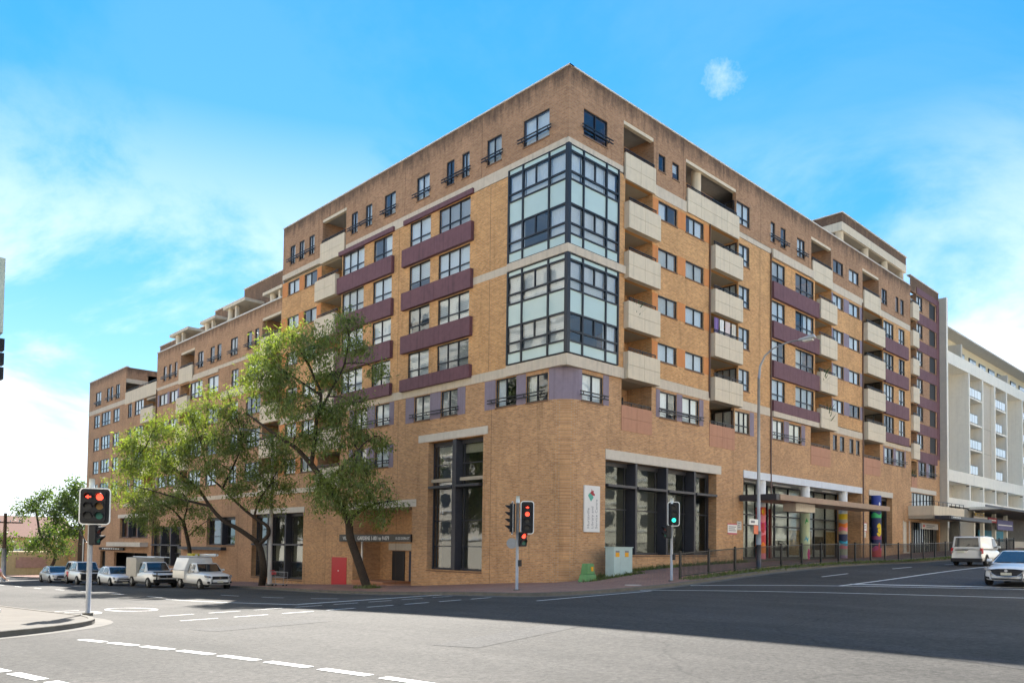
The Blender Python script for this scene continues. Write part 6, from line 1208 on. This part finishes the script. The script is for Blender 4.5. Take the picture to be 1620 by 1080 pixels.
# white hatchback entering from the right
zc1 = g(10, -17.2)
mz = vehicle((9.95, -17.2, zc1), math.pi, 'white hatchback facing the crossing at the right edge', 'car', 4.46, 1.8, .19, .80, .93, 1.46, (1.22, .12, -1.1, -2.0), CWHITE, .33, 2.7, [(.14, .50), (.53, .82)], None, rear_up=1.0)
Fm = 2.23; fx_ = lambda y, o=0: Fm+.045+o-.045*(y/.62)**2
gp_ = [(-.60, .67), (-.3, .70), (0, .71), (.3, .70), (.60, .67), (.52, .54), (.36, .43), (0, .40), (-.36, .43), (-.52, .54)]
mb = MB(); cpt = (fx_(0), 0, .56)
for a_, b_ in zip(gp_, gp_[1:]+gp_[:1]): mb.poly([cpt, (fx_(a_[0]), *a_), (fx_(b_[0]), *b_)])
for a_, b_ in zip(gp_, gp_[1:]+gp_[:1]): mb.quad((fx_(a_[0]), *a_), (fx_(b_[0]), *b_), (fx_(b_[0])-.1, *b_), (fx_(a_[0])-.1, *a_))
mb.build('grille', BLKP, mz)
mb = MB(); wing = [(.66, .67), (.53, .53), (.37, .415), (0, .385), (-.37, .415), (-.53, .53), (-.66, .67)]; mb.tube([(fx_(a_, .012), a_, b_) for a_, b_ in wing], .018, 8); mb.build('grille_wing', CHR, mz, True)
for z_ in (.47, .53, .60): MB().tube([(fx_(y_, .006), y_, z_) for y_ in (-.42, -.2, 0, .2, .42)], .006, 6).build('grille_bar', STEEL, mz)
MB().tube([(fx_(0, .004), 0, .63), (fx_(0, .022), 0, .63)], .065, 18).build('badge', CHR, mz)
for s in (1, -1):
    q = [(.60, .62, .02), (.74, .63, -.08), (.86, .68, -.26), (.875, .755, -.36), (.76, .735, -.20), (.62, .69, -.03)]; mb = MB(); P = [(Fm+.075+o_*.9, s*y_, z_) for y_, z_, o_ in q]; mb.poly(P); mb.poly([(a-.12, b*.97, c) for a, b, c in P])
    for a_, b_ in zip(P, P[1:]+P[:1]): mb.quad(a_, b_, (b_[0]-.12, b_[1]*.97, b_[2]), (a_[0]-.12, a_[1]*.97, a_[2]))
    hl = mb.build('headlight', LAMPG, mz); MB().tube([(Fm-.02, s*.72, .675), (Fm+.0, s*.72, .675)], .035, 12).build('reflector', CHR, hl)
    mb = MB(); P = [(Fm-.02, s*.60, .27), (Fm-.10, s*.80, .30), (Fm-.12, s*.81, .40), (Fm-.03, s*.62, .36)]; mb.poly([(a+.045, b, c) for a, b, c in P]); mb.build('fog_lamp_recess', BLKP, mz)
mb = MB(); mb.hexa([(Fm-.1, -.5, .25), (Fm-.1, .5, .25), (Fm+.02, .5, .25), (Fm+.02, -.5, .25), (Fm-.1, -.56, .32), (Fm-.1, .56, .32), (Fm+.005, .56, .32), (Fm+.005, -.56, .32)]); mb.build('lower_intake', BLKP, mz)
box_on(mz, 'number_plate', PLATE, Fm+.04, Fm+.062, -.19, .19, .45, .55)
M5 = Matrix(((0, 0, 1, Fm+.063), (1, 0, 0, 0), (0, 1, 0, .50), (0, 0, 0, 1)))
for s in (1, -1): box_on(mz, 'wiper', BLKP, 1.1, 1.16, s*.1, s*.62, .965, .98)
text('plate_lettering', 'DYR 69Q', .085, M5, INK, mz, .001)
# white panel van driving away
zc2 = g(26.8, -10.9)
vn = empty('panel_van', (26.75, -10.9, zc2), 0); tag(vn, 'white panel van driving away up the main road', 'van'); L, W = 4.4, 1.79; h = W/2
st = [(2.2, h*.66, .3, .5, .72, 0), (2.1, h*.86, .22, .55, .84, .02), (1.7, h*.97, .2, .6, .96, .05), (1.15, h, .2, .62, 1.04, .04), (.9, h, .2, .64, 1.07, 0), (-1.0, h, .2, .64, 1.07, 0), (-2.0, h*.99, .22, .64, 1.07, 0), (-2.16, h*.955, .26, .62, 1.07, 0), (-2.2, h*.93, .3, .6, 1.05, 0)]
body_loft(vn, st, CWARM); c = cabin(vn, CWARM, (1.3, .55, -2.08, -2.18), h*.965, h*.84, 1.04, 1.80, [(.06, .36)]); 
box_on(vn, 'rear_bumper', BLKP, -2.3, -2.1, -h*.97, h*.97, .22, .46, .04); box_on(vn, 'tailgate_handle', BLKP, -2.235, -2.18, -.1, .62, .93, .98); box_on(vn, 'number_plate', PLATE, -2.235, -2.19, .12, .52, .78, .9); box_on(vn, 'badge', CHR, -2.23, -2.18, -.06, .06, .83, .91)
for s in (1, -1):
    box_on(vn, 'tail_light', TAIL, -2.2, -1.98, s*h*.80, s*h*.985, .74, 1.08, .02); box_on(vn, 'reverse_lamp', LAMPG, -2.21, -2.15, s*h*.82, s*h*.95, .80, .88); mirror(vn, .95, s*h*.95, 1.16, s, CWARM)
    for xw in (1.36, -1.33): arch(vn, xw, s*h*.995, .38, s); wheel(vn, xw, s*(h-.065), .32, .2, s)
    for xw in (1.9,): box_on(vn, 'headlight', LAMPG, 1.85, 2.1, s*h*.72, s*h*.9, .72, .88, .03)
MB().tube([(-2.2, .02, 1.16), (-2.2, -.18, 1.34)], .012, 6).build('wiper', BLKP, vn)
# five vehicles parked along the side street, nose to the camera
def pk(x, y): return (x, y, g(x, y)+.0)
u1 = vehicle(pk(-7.75, 24.6), P2D, 'white ute with a white service canopy, nearest of the parked row', 'ute', 5.1, 1.84, .30, 1.06, 1.12, 1.66, (1.05, .42, -.45, -.62), CWHITE, .35, 3.08, [(.30, .88)], 'cars parked along the side street', boxy=1, rear_up=1.0); front_detail(u1, 5.1, 1.84, .30, 1.06, (.55, .2), (.6, .1), (.3, .2))
cn_ = MB(); cn_.hexa([(-2.6, -1.0, .62), (-.66, -1.0, .62), (-.66, 1.0, .62), (-2.6, 1.0, .62), (-2.6, -1.0, 1.15), (-.66, -1.0, 1.15), (-.66, 1.0, 1.15), (-2.6, 1.0, 1.15)]); bevel(cn_.build('service_tray', CWARM, u1), .02); cn_ = MB(); cn_.hexa([(-2.6, -1.0, 1.16), (-.66, -1.0, 1.16), (-.66, 1.0, 1.16), (-2.6, 1.0, 1.16), (-2.55, -.76, 1.98), (-.55, -.76, 1.98), (-.55, .76, 1.98), (-2.55, .76, 1.98)]); bevel(cn_.build('service_canopy', CWHITE, u1), .03)
for y_ in (-.6, .6): MB().tube([(-2.5, y_, 2.08), (.4, y_, 2.08)], .025, 8).build('roof_rack_bar', RIM, u1)
for xx in (-2.3, -1.3, -.7): box_on(u1, 'rack_cross_bar', RIM, xx, xx+.04, -.72, .72, 2.0, 2.055)
MB().tube([(-1.3, .2, 2.17), (1.3, .3, 2.2)], [.06, .09], 10).build('pipe_load', CWARM, u1, True); box_on(u1, 'yellow_case', mat('case_yellow', (.45, .38, .04), .6), -1.5, -.7, -.5, .0, 2.1, 2.26, .02); MB().tube([(-2.2, -.2, 2.14), (-.4, -.3, 2.16)], .05, 8).build('ladder_rail', RIM, u1)
u2_ = vehicle(pk(-8.2, 32.3), P2D, 'white tray ute with black bull bar and grey box body', 'ute', 5.3, 1.86, .36, 1.12, 1.18, 1.80, (1.15, .52, -.35, -.52), CWHITE, .38, 3.2, [(.28, .9)], 'cars parked along the side street', boxy=1, rear_up=1.0); front_detail(u2_, 5.3, 1.86, .36, 1.12, (.5, .2), (.6, .1), (.3, .2))
box_on(u2_, 'box_body', mat('box_grey', (.50, .47, .42), .6, var=.08), -2.65, -.58, -.98, .98, .72, 2.08, .03); 
for s in (1, -1): MB().tube([(2.78, s*.75, .45), (2.86, s*.75, .8), (2.78, s*.72, 1.14)], .04, 8).build('bull_bar_upright', BLKP, u2_, True)
for z_ in (.62, .9, 1.14): MB().tube([(2.72, -.93, z_), (2.85, -.7, z_), (2.85, .7, z_), (2.72, .93, z_)], .045, 8).build('bull_bar_rail', BLKP, u2_, True)
box_on(u2_, 'bull_bar_plate', BLKP, 2.68, 2.76, -.92, .92, .42, .66, .03)
for s in (-.5, .5): MB().tube([(-2.6, s, 2.14), (1.7, s, 2.14)], .035, 8).build('ladder_rail', CWHITE, u2_, True)
for i in range(9): box_on(u2_, 'ladder_rung', RIM, -2.4+.48*i, -2.36+.48*i, -.5, .5, 2.12, 2.15)
hb = vehicle(pk(-8.5, 39.2), P2D, 'white hatchback parked behind the tray ute', 'car', 4.2, 1.76, .18, .82, .92, 1.46, (1.0, .2, -1.15, -1.9), CWHITE, .31, 2.6, [(.14, .5), (.53, .84)], 'cars parked along the side street', rear_up=1.0); front_detail(hb, 4.2, 1.76, .18, .82, (.5, .1), (.7, .14), (.3, .2))
sv = vehicle(pk(-9.0, 45.6), P2D, 'white four wheel drive wagon with red patch and dark bonnet', 'car', 4.8, 1.9, .34, 1.12, 1.18, 1.86, (1.1, .55, -1.95, -2.25), CWHITE, .38, 2.8, [(.12, .42), (.45, .7), (.73, .95)], 'cars parked along the side street', boxy=1, rear_up=1.18); front_detail(sv, 4.8, 1.9, .34, 1.12, (.6, .22), (.7, .14), (.3, .2)); box_on(sv, 'bonnet_guard', BLKP, 1.25, 2.3, -.8, .8, 1.14, 1.19, .02); box_on(sv, 'bull_bar', BLKP, 2.3, 2.5, -.9, .9, .45, .95, .05); 
for s in (1, -1): box_on(sv, 'side_decal', mat('decal_red', (.6, .10, .10), .5), -1.4, -.9, s*.955-.003, s*.955+.003, .6, 1.05)
sd_ = vehicle(pk(-9.4, 52.2), P2D, 'silver sedan, farthest of the cars parked along the side street', 'car', 4.7, 1.8, .19, .86, .93, 1.43, (1.0, .25, -1.0, -1.75), CSILV, .32, 2.75, [(.12, .48), (.51, .86)], 'cars parked along the side street', rear_up=.98); front_detail(sd_, 4.7, 1.8, .19, .86, (.5, .16), (.7, .12), (.3, .18))

# ---------------------------------------------------------------- walking person at the left edge
px_, py_ = -23.15, 3.2; zp = g(px_, py_)+.125
pe = empty('person', (px_-.30, py_+.12, zp), YAW-math.pi/2); tag(pe, 'person in floral top and grey shorts walking at the left edge', 'person')
def skinned(name, V, E_, rad, m, parent, sub=2):
    me_ = bpy.data.meshes.new(name); me_.from_pydata(V, E_, []); me_.materials.append(m); o = link(name, me_, parent); md = o.modifiers.new('skin', 'SKIN'); md.use_smooth_shade = True
    for i, r_ in enumerate(rad): me_.skin_vertices[0].data[i].radius = r_ if isinstance(r_, tuple) else (r_, r_)
    me_.skin_vertices[0].data[0].use_root = True; s_ = o.modifiers.new('sub', 'SUBSURF'); s_.levels = sub; s_.render_levels = sub; return o
SKN = mat('skin', (.42, .24, .16), .6, var=.05); 
V = [(0, 0, .92), (0, 0, 1.12), (.02, 0, 1.32), (.04, 0, 1.44), (.06, 0, 1.53), (.07, .0, 1.62), (.06, .0, 1.74),          # pelvis .. head, walking to +x
     (.02, -.10, .88), (.18, -.10, .48), (.16, -.10, .09), (.27, -.10, .05), (-.02, .10, .88), (-.10, .10, .50), (-.38, .10, .16), (-.30, .10, .08),
     (.04, -.18, 1.38), (-.08, -.24, 1.12), (.04, -.26, .90), (.04, .18, 1.38), (.14, .24, 1.14), (.30, .20, 1.02)]
E_ = [(0, 1), (1, 2), (2, 3), (3, 4), (4, 5), (5, 6), (0, 7), (7, 8), (8, 9), (9, 10), (0, 11), (11, 12), (12, 13), (13, 14), (3, 15), (15, 16), (16, 17), (3, 18), (18, 19), (19, 20)]
skinned('body', V, E_, [(.15, .11), (.125, .10), (.15, .105), (.12, .08), .05, (.075, .09), (.07, .085), .088, .062, .042, .035, .088, .062, .042, .035, .055, .042, .03, .055, .042, .03], SKN, pe)
def fingers(bx, by, bz, dx_, dz_):
    for i, l in enumerate((.07, .08, .076, .06)): yo = by-.033+.022*i; MB().tube([(bx, yo, bz), (bx+dx_*l*.5, yo, bz+dz_*l*.6), (bx+dx_*l*.8, yo, bz+dz_*l-.01)], [.009, .0085, .007], 7).build('finger', SKN, pe, True)
    MB().tube([(bx-dx_*.03, by+.035, bz-dz_*.03), (bx, by+.06, bz), (bx+dx_*.03, by+.06, bz+dz_*.02)], [.011, .01, .008], 7).build('thumb', SKN, pe, True)
fingers(.05, -.26, .87, .25, -1); fingers(.33, .20, 1.0, 1, -.3)
skinned('top', [(0, 0, .98), (0, 0, 1.15), (.02, 0, 1.32), (.04, 0, 1.43), (.03, -.19, 1.36), (-.04, -.22, 1.22), (.03, .19, 1.36), (.1, .22, 1.22)], [(0, 1), (1, 2), (2, 3), (2, 4), (4, 5), (2, 6), (6, 7)], [(.175, .135), (.145, .12), (.17, .125), (.10, .09), .075, .065, .075, .065], mat('floral_top', (.60, .30, .36), .9, var=.6, vscale=14), pe)
skinned('shorts', [(0, 0, .98), (0, 0, .88), (.06, -.10, .72), (.12, -.1, .58), (-.04, .10, .72), (-.07, .1, .58)], [(0, 1), (1, 2), (2, 3), (1, 4), (4, 5)], [(.17, .13), (.175, .14), .105, .095, .105, .095], mat('grey_shorts', (.16, .16, .19), .9), pe)
skinned('hair', [(.02, 0, 1.60), (.03, 0, 1.71), (.05, 0, 1.78), (-.05, 0, 1.55)], [(0, 1), (1, 2), (0, 3)], [(.07, .075), (.09, .095), .07, .05], mat('dark_hair', (.03, .02, .015), .7), pe)
f = MB(); f.tube([(.135, 0, 1.66), (.165, 0, 1.64), (.14, 0, 1.625)], [.008, .014, .008], 7); f.build('nose', SKN, pe, True)
for s in (-1, 1): MB().tube([(.128, s*.03, 1.672), (.136, s*.03, 1.672)], .011, 8).build('eye', DARK, pe); MB().tube([(.06, s*.088, 1.66), (.05, s*.096, 1.65)], .02, 8).build('ear', SKN, pe, True)
MB().box(.128, .138, -.022, .022, 1.596, 1.604).build('mouth', mat('lip', (.35, .12, .10), .6), pe)
for (x, y_, z_) in ((.22, -.10, .0), (-.34, .10, .06)): bevel(MB().box(x-.12, x+.13, y_-.05, y_+.05, z_, z_+.09).build('shoe', mat('shoe_white', (.6, .58, .56), .7), pe), .03)
